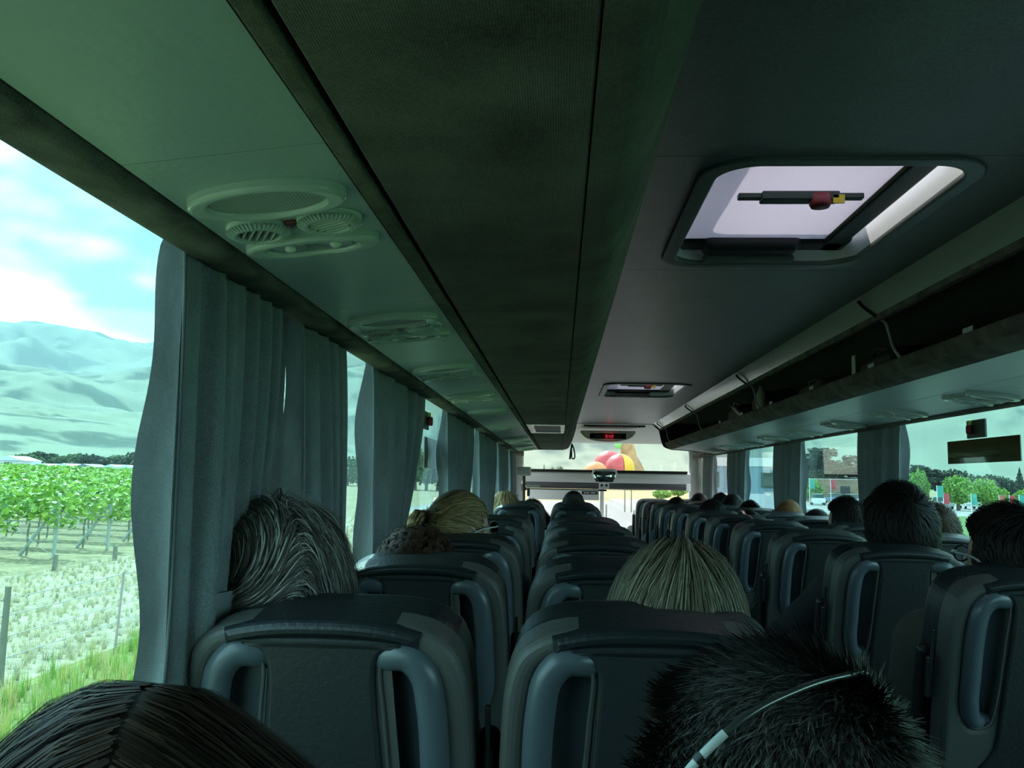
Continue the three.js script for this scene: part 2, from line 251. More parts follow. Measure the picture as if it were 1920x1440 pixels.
// ---------------------------------------------------------------- passenger service units under the racks
function serviceUnit() {
  const o = new THREE.Group(), ell = (a, b, Kind = THREE.Shape) => { const s = new Kind(); s.absellipse(0, 0, a, b, 0, Math.PI * 2); return s; };
  const down = (g, x, z, y = 0) => g.rotateX(Math.PI / 2).translate(x, y, z); // a shape in x, y laid under the panel, drawn out downwards
  const ring = (a, b, ia, ib, d, bev) => { const s = ell(a, b); s.holes.push(ell(ia, ib, THREE.Path)); return extr(s, d, bev, 3, 40); };
  const sp = part('speaker', down(ring(0.1, 0.056, 0.074, 0.043, 0.008, 0.006), 0, 0.112), M.unit, o);
  part('grille', metric(down(extr(ell(0.0745, 0.0435), 0.006, 0.001, 1, 40), 0, 0.112)), M.grille, sp);
  for (const [x, z, turn] of [[-0.052, -0.006, 0.5], [0.05, 0.004, 1.2]]) {
    const n = part('air_nozzle', (() => {
      const ribs = []; for (let k = 0; k < 44; k++) { const a = k / 44 * Math.PI * 2; ribs.push(new THREE.BoxGeometry(0.011, 0.003, 0.0022).rotateZ(0.5).translate(0.0385, -0.0105, 0).rotateY(a)); }
      return merge([lathe([[0.0445, 0], [0.044, -0.004], [0.035, -0.013], [0.03, -0.014], [0.028, -0.011], [0.028, 0.008]], 40), ...ribs]);
    })(), M.unit, o);
    n.position.set(x, 0, z); n.rotation.y = turn;
    part('cup', lathe([[0.0285, -0.002], [0.02, 0.008], [0, 0.01]], 24), M.unitDark, n);
    for (let k = -2; k <= 2; k++) { const h = Math.sqrt(0.027 ** 2 - (k * 0.0095) ** 2); part('vane', rbox(k * 0.0095 - 0.0012, k * 0.0095 + 0.0012, -0.0125, 0.006, -h, h, 0.0008, 1).rotateZ(0), M.unit, n); }
  }
  const cb = part('call_button', down(extr(ell(0.0165, 0.0095), 0.003, 0.002, 2, 24), 0.0, 0.004), M.callRed, o);
  part('symbol', merge([down(extr(ell(0.0025, 0.002), 0.001), -0.004, 0.002, -0.0068), box(-0.0055, -0.002, -0.0082, -0.0068, 0.004, 0.009), box(0.001, 0.008, -0.0082, -0.0068, 0.003, 0.0045)]), M.callMark, cb);
  const lp = part('lamp_surround', down(ring(0.1, 0.042, 0.07, 0.032, 0.008, 0.006), 0, -0.09), M.unit, o);
  part('lamp_plate', down(extr(ell(0.0705, 0.0325), 0.005, 0.001, 1, 40), 0, -0.09), M.lampPlate, lp);
  for (const x of [-0.034, 0.034]) {
    const r = part('reading_light', lathe([[0.026, -0.0065], [0.025, -0.0085], [0.023, -0.0075], [0.014, -0.0062], [0.006, -0.0061]], 24).translate(x, 0, -0.09), M.chromeDull, o);
    part('bulb', new THREE.SphereGeometry(0.0085, 14, 10).scale(1, 0.7, 1).translate(x, -0.009, -0.09), M.lensWhite, r);
  }
  return o;
}
M.lampPlate = std('glossy grey lamp plate', [0.26, 0.3, 0.29], 0.15);
M.grille = std('perforated speaker grille', [0.42, 0.47, 0.45], 0.5, { map: rep(T.dots, 28), bumpMap: rep(T.dots, 28), bumpScale: 0.0008 });
M.callRed = std('dark red button', [0.14, 0.03, 0.035], 0.35);
M.callMark = std('button mark', [0.3, 0.12, 0.12], 0.5);
M.chromeDull = std('satin reflector', [0.55, 0.58, 0.56], 0.3, { metalness: 0.6 });
M.lensWhite = std('white lens', [0.75, 0.8, 0.76], 0.25);
{
  const proto = serviceUnit(); proto.name = 'service_unit';
  const ord = ['first', 'second', 'third', 'fourth', 'fifth', 'sixth', 'seventh', 'eighth', 'ninth', 'tenth'];
  const put = (x, y, z, roll, label, group) => { const c = proto.clone(); c.name = numbered('service_unit'); c.position.set(x, y, z); c.rotation.z = roll; c.userData = { label, category: 'service unit', group }; scene.add(c); };
  [-1.14, -1.96, -2.78, -3.6, -4.42, -7.1, -7.92, -8.74, -9.56].forEach((z, i) => put(-0.99, 1.6774, z, 0.11, i ? `${ord[i]} speaker and reading light unit from the camera under the left bin` : 'large speaker, air nozzle and reading light unit, nearest under the left bin', 'service units under the left bin'));
  [-2.65, -3.46, -4.28, -5.1, -5.92, -6.74, -7.56, -8.38, -9.2].forEach((z, i) => put(1.01, 1.6845, z, -0.123, `${ord[i]} speaker and reading light unit from the camera under the right rack`, 'service units under the right rack'));
  const g = thing('ceiling_speaker', 'single small round speaker between the units under the left bin', 'speaker', null, [-0.985, 1.678, -5.85]); g.rotation.z = 0.11;
  part('surround', lathe([[0.05, 0], [0.049, -0.004], [0.042, -0.006]], 28), M.unit, g); part('grille', metric(lathe([[0.042, -0.006], [0.0, -0.003]], 28)), M.grille, g);
}

// ---------------------------------------------------------------- curtains
const CU = {};
function curtain(s, zN, zF, zT, label, group, seed, folds = 5, belly = 0.05) {
  const o = thing('curtain', label, 'curtain', group, [s * 1.192, 0, (zN + zF) / 2]), R = rng(seed), ph = [0, 0, 0].map(() => R() * 6.28), nu = 96, nv = 44, yT = 1.69, yB = 0.85, tie = 1.12, zc = (zN + zF) / 2;
  const pos = [], uv = [], idx = [];
  for (let j = 0; j <= nv; j++) {
    const y = lerp(yT, yB, j / nv), k = y > tie ? Math.pow((yT - y) / (yT - tie), 1.5) : 1 - 0.35 * smooth(tie - y, 0, 0.3), far = lerp(zF, zT, k), near = zN + belly * Math.sin(Math.min(1, (yT - y) / 0.55) * Math.PI * 0.5);
    for (let i = 0; i <= nu; i++) {
      const u0 = i / nu, fl = 0.2, flap = u0 < fl ? 1 - u0 / fl : 0, u = Math.max(0, (u0 - fl) / (1 - fl)), w = Math.min(1, u * 5), amp = lerp(0.016, 0.036, Math.sqrt(Math.max(0, k)));
      const q0 = Math.sin(u * folds * 6.283 + ph[0] + 0.5 * Math.sin(u * 9 + ph[1])), f = Math.sign(q0) * Math.pow(Math.abs(q0), 0.6) + 0.25 * Math.sin(u * folds * 2.3 * 6.283 + ph[2] + y * 2);
      const kk = Math.sqrt(clamp(k, 0, 1)), out = flap * lerp(0.02, 0.05, Math.sqrt(clamp((yT - y) / 0.3, 0, 1))) + flap * 0.008 * Math.sin(y * 17 + ph[0]);
      pos.push(-s * (amp * f * w + 0.024 * kk + 0.004 - out), y, lerp(near, far, u) - zc + 0.012 * Math.sin(u * folds * 6.283 + ph[1]) * k * w + (flap ? 0.02 * Math.sin(flap * 2.6 + y * 3) * kk : 0)); uv.push(u0 * Math.abs(zN - zF) * 1.9, y);
      if (i < nu && j < nv) { const a = j * (nu + 1) + i, b = a + 1, c = a + nu + 1, d = c + 1; idx.push(a, c, b, b, c, d); }
    }
  }
  const g = new THREE.BufferGeometry(); g.setAttribute('position', new THREE.Float32BufferAttribute(pos, 3)); g.setAttribute('uv', new THREE.Float32BufferAttribute(uv, 2)); g.setIndex(idx); g.computeVertexNormals();
  const d = part('drape', g, M.curtain, o);
  const hem = []; for (let j = 0; j <= nv; j += 4) { const i = (j * (nu + 1) + 19) * 3; hem.push([pos[i] - s * 0.002, pos[i + 1], pos[i + 2]]); }
  part('hem', tube(hem, 0.0028, 30, 6), M.curtainHem, d);
  const b = zT - zc - 0.015, a = Math.min(zN - zc - 0.02, b + 0.22);
  part('tie_back', metric(alongStrap(s, a, b, tie)), M.curtainHem, o);
  return o;
}
function alongStrap(s, a, b, y) { // a flat band round the gathered cloth
  const n = 28, h = 0.065, pos = [], idx = [];
  for (let i = 0; i <= n; i++) { const t = i / n * Math.PI * 2, x = -s * (0.02 + 0.05 * Math.cos(t)), z = (a + b) / 2 + (a - b) / 2 * Math.sin(t); for (const k of [0, 1]) for (const r of [1, 0.94]) pos.push(x * r, y + (k - 0.5) * h, (a + b) / 2 + (z - (a + b) / 2) * r); }
  for (let i = 0; i < n; i++) { const p = i * 4, q = p + 4; const quad = (A, B, C, D) => idx.push(A, B, C, C, B, D); quad(p, q, p + 2, q + 2); quad(p + 1, p + 3, q + 1, q + 3); quad(p + 2, q + 2, p + 3, q + 3); quad(p, p + 1, q, q + 1); }
  const g = new THREE.BufferGeometry(); g.setAttribute('position', new THREE.Float32BufferAttribute(pos, 3)); g.setIndex(idx); g.computeVertexNormals(); return g;
}
M.curtainHem = phy('curtain hem', [0.24, 0.28, 0.285], 0.8, { bumpMap: rep(T.weave, 8), bumpScale: 0.0008 });
{
  const G = 'grey curtains along the left windows', H = 'grey curtains along the right windows';
  curtain(-1, -1.235, -1.68, -1.45, 'large grey blue curtain nearest the camera, beside the vineyard window', G, 3, 6, 0.03);
  curtain(-1, -1.83, -2.18, -2.12, 'second left curtain, dark and just past the window pillar', G, 5, 4, 0.0);
  curtain(-1, -2.545, -3.48, -2.82, 'third left curtain, gathered by the ponytailed passenger', G, 9, 4, 0.02);
  curtain(-1, -4.25, -5.45, -4.7, 'fourth left curtain, above the blonde ponytail', G, 12, 5, 0.02);
  curtain(-1, -5.93, -7.4, -6.6, 'fifth left curtain from the camera', G, 15, 5, 0.02);
  curtain(-1, -7.8, -9.1, -8.4, 'sixth left curtain from the camera', G, 17, 5, 0.02);
  curtain(-1, -9.6, -10.8, -10.2, 'last left curtain, next to the windscreen', G, 19, 5, 0.02);
  curtain(1, -4.7, -5.32, -5.2, 'nearest right curtain, beside the window with the brown sticker', H, 23, 4, 0.0);
  curtain(1, -6.6, -7.4, -7.2, 'second right curtain from the camera', H, 27, 4, 0.0);
  curtain(1, -8.55, -9.5, -9.2, 'third right curtain from the camera', H, 31, 4, 0.0);
  curtain(1, -10.35, -11.1, -10.9, 'last right curtain, next to the windscreen', H, 35, 4, 0.0);
}
// ---------------------------------------------------------------- emergency hammers and stickers on the glass
M.sticker = phy('brown sticker', [0.1, 0.08, 0.028], 0.05, { clearcoat: 0.6 });
M.hammerRed = std('red plastic', [0.22, 0.015, 0.015], 0.35);
M.hammerTag = std('yellow green tag', [0.55, 0.65, 0.08], 0.5);
for (const s of [-1, 1]) {
  const side = s < 0 ? 'left' : 'right', z = s < 0 ? -3.93 : -3.98, y0 = s < 0 ? 1.555 : 1.556;
  const h = thing('emergency_hammer', `red emergency hammer in a dark holder on the ${side} window`, 'hammer', 'emergency hammers', [s * 1.247, y0, z]);
  part('holder', rbox(Math.min(0, -s * 0.012), Math.max(0, -s * 0.012), 0, 0.082, -0.085, 0.085, 0.004), M.handleGreen, h);
  part('head', lathe([[0, 0], [0.013, 0], [0.016, 0.008], [0.016, 0.034], [0.012, 0.04], [0, 0.04]], 16).translate(-s * 0.022, 0.018, -0.03), M.hammerRed, h);
  part('tag', rbox(-s * 0.022 - 0.005, -s * 0.022 + 0.005, 0.058, 0.08, -0.04, -0.02, 0.003), M.hammerTag, h);
  single('window_sticker', `long dark brown exit sticker on the ${side} window below the hammer`, 'sticker', s < 0 ? rbox(-1.255, -1.25, 1.38, 1.525, -4.53, -4.0, 0.001, 1) : rbox(1.25, 1.255, 1.445, 1.553, -4.3, -3.635, 0.001, 1), M.sticker, 'window stickers');
}

// ---------------------------------------------------------------- coach seats
const TOP = 1.122, LEAN = 0.2, PITCH = 0.82, XS = { aisle: 0.487, window: 0.954 };
function seatParts(armSide, TOPY = TOP, lean = LEAN) {
  const o = new THREE.Group(), B = new THREE.Matrix4().makeTranslation(0, TOPY, 0).multiply(new THREE.Matrix4().makeRotationX(lean)), put = (g) => g.applyMatrix4(B);
  const half = smoothLine([[0, 0.0], [0.07, 0.0], [0.12, -0.003], [0.158, -0.014], [0.188, -0.036], [0.205, -0.076], [0.213, -0.15], [0.217, -0.3], [0.218, -0.5], [0.212, -0.66], [0.19, -0.7]], 30);
  const outline = (k = 1, dy = 0) => shapeOf([...half.map(([x, y]) => [x * k, y * k + dy]), ...half.slice(1).reverse().map(([x, y]) => [-x * k, y * k + dy])]);
  const holePts = smoothLine([[0.084, -0.078], [0.096, -0.058], [0.124, -0.052], [0.156, -0.074], [0.171, -0.13], [0.177, -0.24], [0.175, -0.33], [0.152, -0.365], [0.118, -0.358], [0.105, -0.32], [0.093, -0.2], [0.084, -0.078]], 40).map(([x, y]) => [x, y + 0.018]);
  const shell = outline(); for (const s of [1, -1]) shell.holes.push(new THREE.Path(holePts.map(([x, y]) => new THREE.Vector2(s * x, y))));
  part('back_shell', put(metric(extr(shell, 0.045, 0.016, 4).translate(0, 0, -0.064))), M.shell, o);
  part('backrest', put(metric(extr(outline(0.975, -0.008), 0.05, 0.03, 4).translate(0, 0, -0.155))), M.leather, o);
  // leather over the middle of the back
  const ph = smoothLine([[0, -0.018], [0.09, -0.021], [0.118, -0.027], [0.105, -0.031], [0.088, -0.037], [0.078, -0.056], [0.078, -0.11], [0.085, -0.2], [0.096, -0.33], [0.105, -0.4], [0.14, -0.45], [0.17, -0.5], [0.17, -0.62], [0.12, -0.66], [0, -0.665]], 44);
  part('back_panel', put(metric(extr(shapeOf([...ph, ...ph.slice(1, -1).reverse().map(([x, y]) => [-x, y])]), 0.01, 0.007, 3).translate(0, 0, -0.012))), M.leatherBack, o);
  // padded cap over the top, its ends cut square to the curve
  const UP = 0.018, ca = [], cb = []; for (let k = -12; k <= 12; k++) { const x = k / 12 * 0.142, top = 0.006 - 0.016 * Math.pow(Math.abs(x) / 0.142, 2.6); ca.push([x, top]); cb.push([x * 0.985, Math.min(top - 0.026, -0.02 - 0.35 * x * x)]); }
  part('head_cap', put(metric(extr(shapeOf([...ca.reverse(), ...cb]), 0.075, 0.016, 5).translate(0, 0, -0.085))), M.leather, o);
  for (const s of [1, -1]) {
    const path = [[0.08, -0.07, -0.012], [0.1, -0.063, 0.0], [0.125, -0.064, 0.005], [0.146, -0.086, 0.008], [0.157, -0.14, 0.01], [0.162, -0.24, 0.01], [0.162, -0.31, 0.006], [0.148, -0.352, -0.004], [0.115, -0.36, -0.02]].map(([x, y, z]) => [s * x, y + 0.018, z - 0.012]);
    const gr = tube(path, 0.0215, 48, 14), p = gr.attributes.position; for (let i = 0; i < p.count; i++) p.setZ(i, p.getZ(i) * 0.85);
    const gp = part('grip', put(gr), M.grip, o);
    part('bead', put(tube(holePts.filter((_, i) => i % 2 === 0).slice(0, -1).map(([x, y]) => [s * x, y, -0.0015]), 0.003, 60, 6, true)), M.shell, gp);
    part('pocket', put(extr(shapeOf(holePts.slice(0, -1).map(([x, y]) => [s * x, y])), 0.004).translate(0, 0, -0.038)), M.grip2, o);
  }
  part('seat_cushion', metric(rbox(-0.215, 0.215, 0.34, 0.47, -0.62, -0.17, 0.04, 4)), M.leather, o);
  part('seat_base', merge([rbox(-0.2, 0.2, 0.28, 0.345, -0.58, -0.2, 0.01), rbox(-0.16, -0.12, 0, 0.29, -0.52, -0.26, 0.008), rbox(0.12, 0.16, 0, 0.29, -0.52, -0.26, 0.008)]), M.black, o);
  const arm = part('armrest', put(merge([tube([[armSide * 0.233, -0.2, -0.09], [armSide * 0.233, -0.3, -0.1], [armSide * 0.233, -0.42, -0.1], [armSide * 0.233, -0.52, -0.09]], 0.0165, 16, 10), new THREE.SphereGeometry(0.0165, 12, 8).translate(armSide * 0.233, -0.2, -0.09)])), M.black, o);
  part('clip', put(merge([rbox(armSide * 0.233 - 0.004, armSide * 0.233 + 0.004, -0.235, -0.13, -0.05, -0.04, 0.003), rbox(armSide * 0.233 - 0.008, armSide * 0.233 + 0.008, -0.3, -0.2, -0.062, -0.046, 0.005)])), M.armClip, arm);
  return o;
}
M.grip2 = std('pocket plastic', [0.075, 0.098, 0.11], 0.3);
M.armClip = std('dark bright clip', [0.12, 0.13, 0.13], 0.2, { metalness: 0.7 });
const rowZ = (k) => -(0.41 + PITCH * k); // k = 0 is the row of the two nearest heads
{
  const protoA = seatParts(1), protoB = seatParts(-1), reclined = seatParts(1, 1.06, 0.42);
  const place = (proto, x, k, label, group) => { const c = proto.clone(); c.name = numbered('coach_seat'); c.position.set(x, 0, rowZ(k) + (proto === reclined ? 0.14 : 0)); if (proto === reclined) for (const q of c.children) if (/seat_/.test(q.name)) q.position.z = -0.14; c.userData = { label, category: 'seat', group }; scene.add(c); };
  const ord = ['nearest', 'second', 'third', 'fourth', 'fifth', 'sixth', 'seventh', 'eighth', 'ninth', 'tenth', 'eleventh'];
  const G = 'dark leather coach seats';
  const lw = { 0: 'dark leather window seat under the long brown hair at the bottom left', 1: 'dark leather seat in front of the camera under the grey haired head', 2: 'dark leather window seat in front of the curly brown hair', 3: 'dark leather window seat of the passenger with the blonde ponytail', 4: 'dark leather window seat just ahead of the ponytailed passenger', 5: 'dark leather window seat before the gap in the left seats', 8: 'dark leather window seat below the sunglasses pushed up on blonde hair', 9: 'dark leather window seat at the front left' };
  const la = { 0: 'dark leather aisle seat under the spiky dark hair with the thin band', 1: 'dark leather seat in front of the camera under the straight fair hair', 2: 'empty dark leather left aisle seat ahead of the straight fair hair', 3: 'second empty dark leather left aisle seat ahead of the straight fair hair', 4: 'third empty dark leather left aisle seat ahead of the straight fair hair', 5: 'fourth empty dark leather left aisle seat ahead of the straight fair hair', 8: 'dark leather left aisle seat under the head in a cap', 9: 'dark leather left aisle seat ahead of the head in a cap' };
  for (const k of Object.keys(lw)) place(+k ? protoA : reclined, -XS.window, +k, lw[k], G);
  for (const k of Object.keys(la)) place(+k ? protoA : reclined, -XS.aisle, +k, la[k], G);
  for (let k = 2; k <= 12; k++) { place(protoB, XS.aisle, k, `${ord[k - 2]} dark leather aisle seat from the camera in the right block`, G); place(protoB, XS.window, k, `${ord[k - 2]} dark leather window seat from the camera in the right block`, G); }
}

// ---------------------------------------------------------------- people
const skinMat = (name, c) => phy(name, [1, 1, 1], 0.5, { vertexColors: true, color: lin(...c) });
M.skinA = skinMat('fair skin', [0.48, 0.29, 0.21]); M.skinB = skinMat('tan skin', [0.36, 0.21, 0.14]);
M.hair = phy('hair', [1, 1, 1], 0.52, { vertexColors: true, specularIntensity: 0.4 });
const smin = (a, b, k) => { const h = clamp(0.5 + 0.5 * (b - a) / k, 0, 1); return b + (a - b) * h - k * h * (1 - h); };
function capsule(p, b) { const [ax, ay, az, ra, bx, by, bz, rb] = b, dx = bx - ax, dy = by - ay, dz = bz - az, t = clamp(((p[0] - ax) * dx + (p[1] - ay) * dy + (p[2] - az) * dz) / (dx * dx + dy * dy + dz * dz), 0, 1); return Math.hypot(p[0] - ax - dx * t, p[1] - ay - dy * t, p[2] - az - dz * t) - lerp(ra, rb, t); }
function fieldMesh(bones, k, lo, size, res, grow = 0) {
  const mc = new MarchingCubes(res, M.skinA, false, false, 60000), f = mc.field; mc.isolation = 0; const step = 2 * size / res;
  for (let z = 0; z < res; z++) for (let y = 0; y < res; y++) for (let x = 0; x < res; x++) {
    const p = [lo[0] + x * step, lo[1] + y * step, lo[2] + z * step]; let d = 9;
    for (const b of bones) { const e = capsule(p, b) - grow; d = d > 8 ? e : smin(d, e, k); }
    f[x + y * res + z * res * res] = -d;
  }
  mc.update(); const n = mc.count, g = new THREE.BufferGeometry(), pos = new Float32Array(mc.positionArray.subarray(0, n * 3)), nor = new Float32Array(mc.normalArray.subarray(0, n * 3)), h = res / 2;
  for (let i = 0; i < n; i++) for (let c = 0; c < 3; c++) pos[i * 3 + c] = lo[c] + (pos[i * 3 + c] * h + h) * step;
  g.setAttribute('position', new THREE.BufferAttribute(pos, 3)); g.setAttribute('normal', new THREE.BufferAttribute(nor, 3)); return g;
}
const white = (g, c = [1, 1, 1]) => { const n = g.attributes.position.count, a = new Float32Array(n * 3); for (let i = 0; i < n; i++) a.set(c, i * 3); g.setAttribute('color', new THREE.BufferAttribute(a, 3)); return g; };
const plainColor = (list) => mergeGeometries(list.map((g) => { g = g.index ? g.toNonIndexed() : g; if (g.attributes.uv) g.deleteAttribute('uv'); if (!g.attributes.color) white(g); return g; }));
const HA = [0.079, 0.113, 0.098]; // half axes of a head
const gauss = (x, y, s) => Math.exp(-(x * x + y * y) / (s * s));
function headGeo() {
  const g = new THREE.SphereGeometry(1, 48, 40), p = g.attributes.position, col = new Float32Array(p.count * 3), v = V();
  for (let i = 0; i < p.count; i++) {
    v.fromBufferAttribute(p, i); const f = smooth(-v.z, 0.1, 0.8), y = v.y, x = v.x; let sx = 1, sz = 1, sy = 1;
    if (y < -0.1) { const k = smooth(-y, 0.1, 1); sx -= 0.34 * k; sz -= v.z > 0 ? 0.45 * k : 0.12 * k; }
    const face = f * (0.1 * gauss(x, (y + 0.2) * 0.8, 0.14) * smooth(0.35 - y, 0, 0.5) + 0.14 * gauss(x, y + 0.26, 0.13) - 0.07 * (gauss(x - 0.36, y - 0.02, 0.16) + gauss(x + 0.36, y - 0.02, 0.16)) + 0.04 * gauss(x * 0.5, y - 0.22, 0.13) + 0.05 * gauss(x * 0.7, y + 0.56, 0.1) + 0.07 * gauss(x, y + 0.88, 0.2));
    p.setXYZ(i, v.x * HA[0] * sx, v.y * HA[1] * sy, v.z * HA[2] * sz - face * HA[2]);
    const lip = f * gauss(x * 0.6, y + 0.56, 0.09), eye = f * (gauss(x - 0.36, y - 0.02, 0.08) + gauss(x + 0.36, y - 0.02, 0.08)), brow = f * (gauss((x - 0.36) * 0.5, y - 0.21, 0.05) + gauss((x + 0.36) * 0.5, y - 0.21, 0.05));
    const k = 1 - 0.85 * Math.min(1, brow + eye * 0.9); col.set([k, k * (1 - 0.35 * lip), k * (1 - 0.3 * lip)], i * 3);
  }
  g.setAttribute('color', new THREE.BufferAttribute(col, 3)); g.computeVertexNormals();
  const parts = [g];
  for (const s of [1, -1]) {
    parts.push(new THREE.TorusGeometry(0.021, 0.0065, 8, 20).scale(0.8, 1.35, 1).rotateY(Math.PI / 2 - s * 0.35).translate(s * 0.083, -0.008, 0.012));
    parts.push(new THREE.SphereGeometry(0.02, 12, 10).scale(0.35, 1.2, 0.85).rotateY(-s * 0.35).translate(s * 0.079, -0.008, 0.011));
    parts.push(white(new THREE.SphereGeometry(0.0115, 12, 10).translate(s * 0.029, 0.002, -0.083), [1.2, 1.7, 2.1]), white(new THREE.SphereGeometry(0.0055, 10, 8).translate(s * 0.029, 0.002, -0.0915), [0.05, 0.05, 0.05]));
  }
  return plainColor(parts);
}
const HEAD = headGeo();
/** a seated body: h lifts the shoulders and head, the head is turned, nodded and tilted on the neck; elbow pushes the left elbow out */
const bodies = new Map();
function bodyGeo(h, turn, nod, tilt, size, elbow, lean, wall) {
  const key = [h, turn, nod, tilt, size, elbow, lean, wall].join(); if (bodies.has(key)) return bodies.get(key);
  const sy = 0.97 + h, bones = [
    [-0.07, 0.57, -0.3, 0.115, 0.07, 0.57, -0.3, 0.115], [0, 0.58, -0.3, 0.13, 0, 0.84 + h, -0.235, 0.12], [-0.07, 0.72 + h / 2, -0.265, 0.11, -0.085, sy - 0.1, -0.23, 0.105], [0.07, 0.72 + h / 2, -0.265, 0.11, 0.085, sy - 0.1, -0.23, 0.105],
    [-0.16, sy - 0.01, -0.21, 0.062, 0.16, sy - 0.01, -0.21, 0.062], [0, sy, -0.205, 0.07, 0, sy + 0.1, -0.185, 0.052]];
  const legs = [], arms = [], fingers = [];
  for (const s of [-1, 1]) {
    legs.push([s * 0.09, 0.555, -0.3, 0.09, s * 0.11, 0.55, -0.69, 0.062], [s * 0.11, 0.55, -0.69, 0.06, s * 0.11, 0.13, -0.66, 0.042], [s * 0.11, 0.075, -0.64, 0.045, s * 0.115, 0.045, -0.82, 0.036]);
    const out = s < 0 ? elbow : 0, ex = s * ((s === wall ? 0.13 : 0.2) + out), ey = 0.72 + h * 0.6, ez = -0.26, wx = s * 0.11, wy = 0.655, wz = -0.5;
    arms.push([s * 0.185, sy - 0.015, -0.21, 0.058, ex, ey, ez, 0.045], [ex, ey, ez, 0.043, wx, wy, wz, 0.029]);
    bones.push(...arms.slice(-2), [wx, wy, wz, 0.026, wx - s * 0.015, wy - 0.005, wz - 0.06, 0.026]);
    for (let k = 0; k < 4; k++) { const x = wx - s * 0.015 + s * (k - 1.5) * 0.019, L = [0.06, 0.068, 0.062, 0.048][s > 0 ? 3 - k : k]; fingers.push(tube([[x, wy + 0.002, wz - 0.06], [x, wy + 0.006, wz - 0.06 - L * 0.5], [x, wy - 0.008, wz - 0.06 - L * 0.85], [x, wy - 0.022, wz - 0.06 - L]], 0.0088, 8, 7)); }
    fingers.push(tube([[wx - s * 0.03, wy, wz - 0.02], [wx - s * 0.05, wy, wz - 0.045], [wx - s * 0.052, wy - 0.004, wz - 0.075]], 0.0098, 8, 7));
  }
  const lo = [-0.66, -0.02, -0.98], S = 0.66, torso = bones.slice(0, 5);
  for (const b of [...bones, ...arms]) for (const i of [0, 4]) if (!b.moved) { b[i] += lean * clamp((b[i + 1] - 0.72) / 0.45, 0, 1); if (i) b.moved = true; }
  for (const b of arms) b.moved = true;
  const skin = fieldMesh([...bones, ...legs], 0.035, lo, S, 66);
  const H = HEAD.clone().scale(size, size, size).applyMatrix4(new THREE.Matrix4().makeRotationFromEuler(new THREE.Euler(nod, turn, tilt, 'ZYX'))).translate(lean, sy + 0.205, -0.175);
  const r = { body: plainColor([skin, H, ...fingers]), top: metric(fieldMesh([...torso, ...arms, [lean * 0.7, sy, -0.205, 0.075, lean * 0.8, sy + 0.05, -0.195, 0.062]], 0.04, lo, S, 60, 0.016)), legs: metric(fieldMesh([...bones.slice(0, 1), ...legs.filter((_, i) => i % 3 < 2)], 0.035, lo, S, 54, 0.014)), headAt: V(lean, sy + 0.205, -0.175) };
  bodies.set(key, r); return r;
}
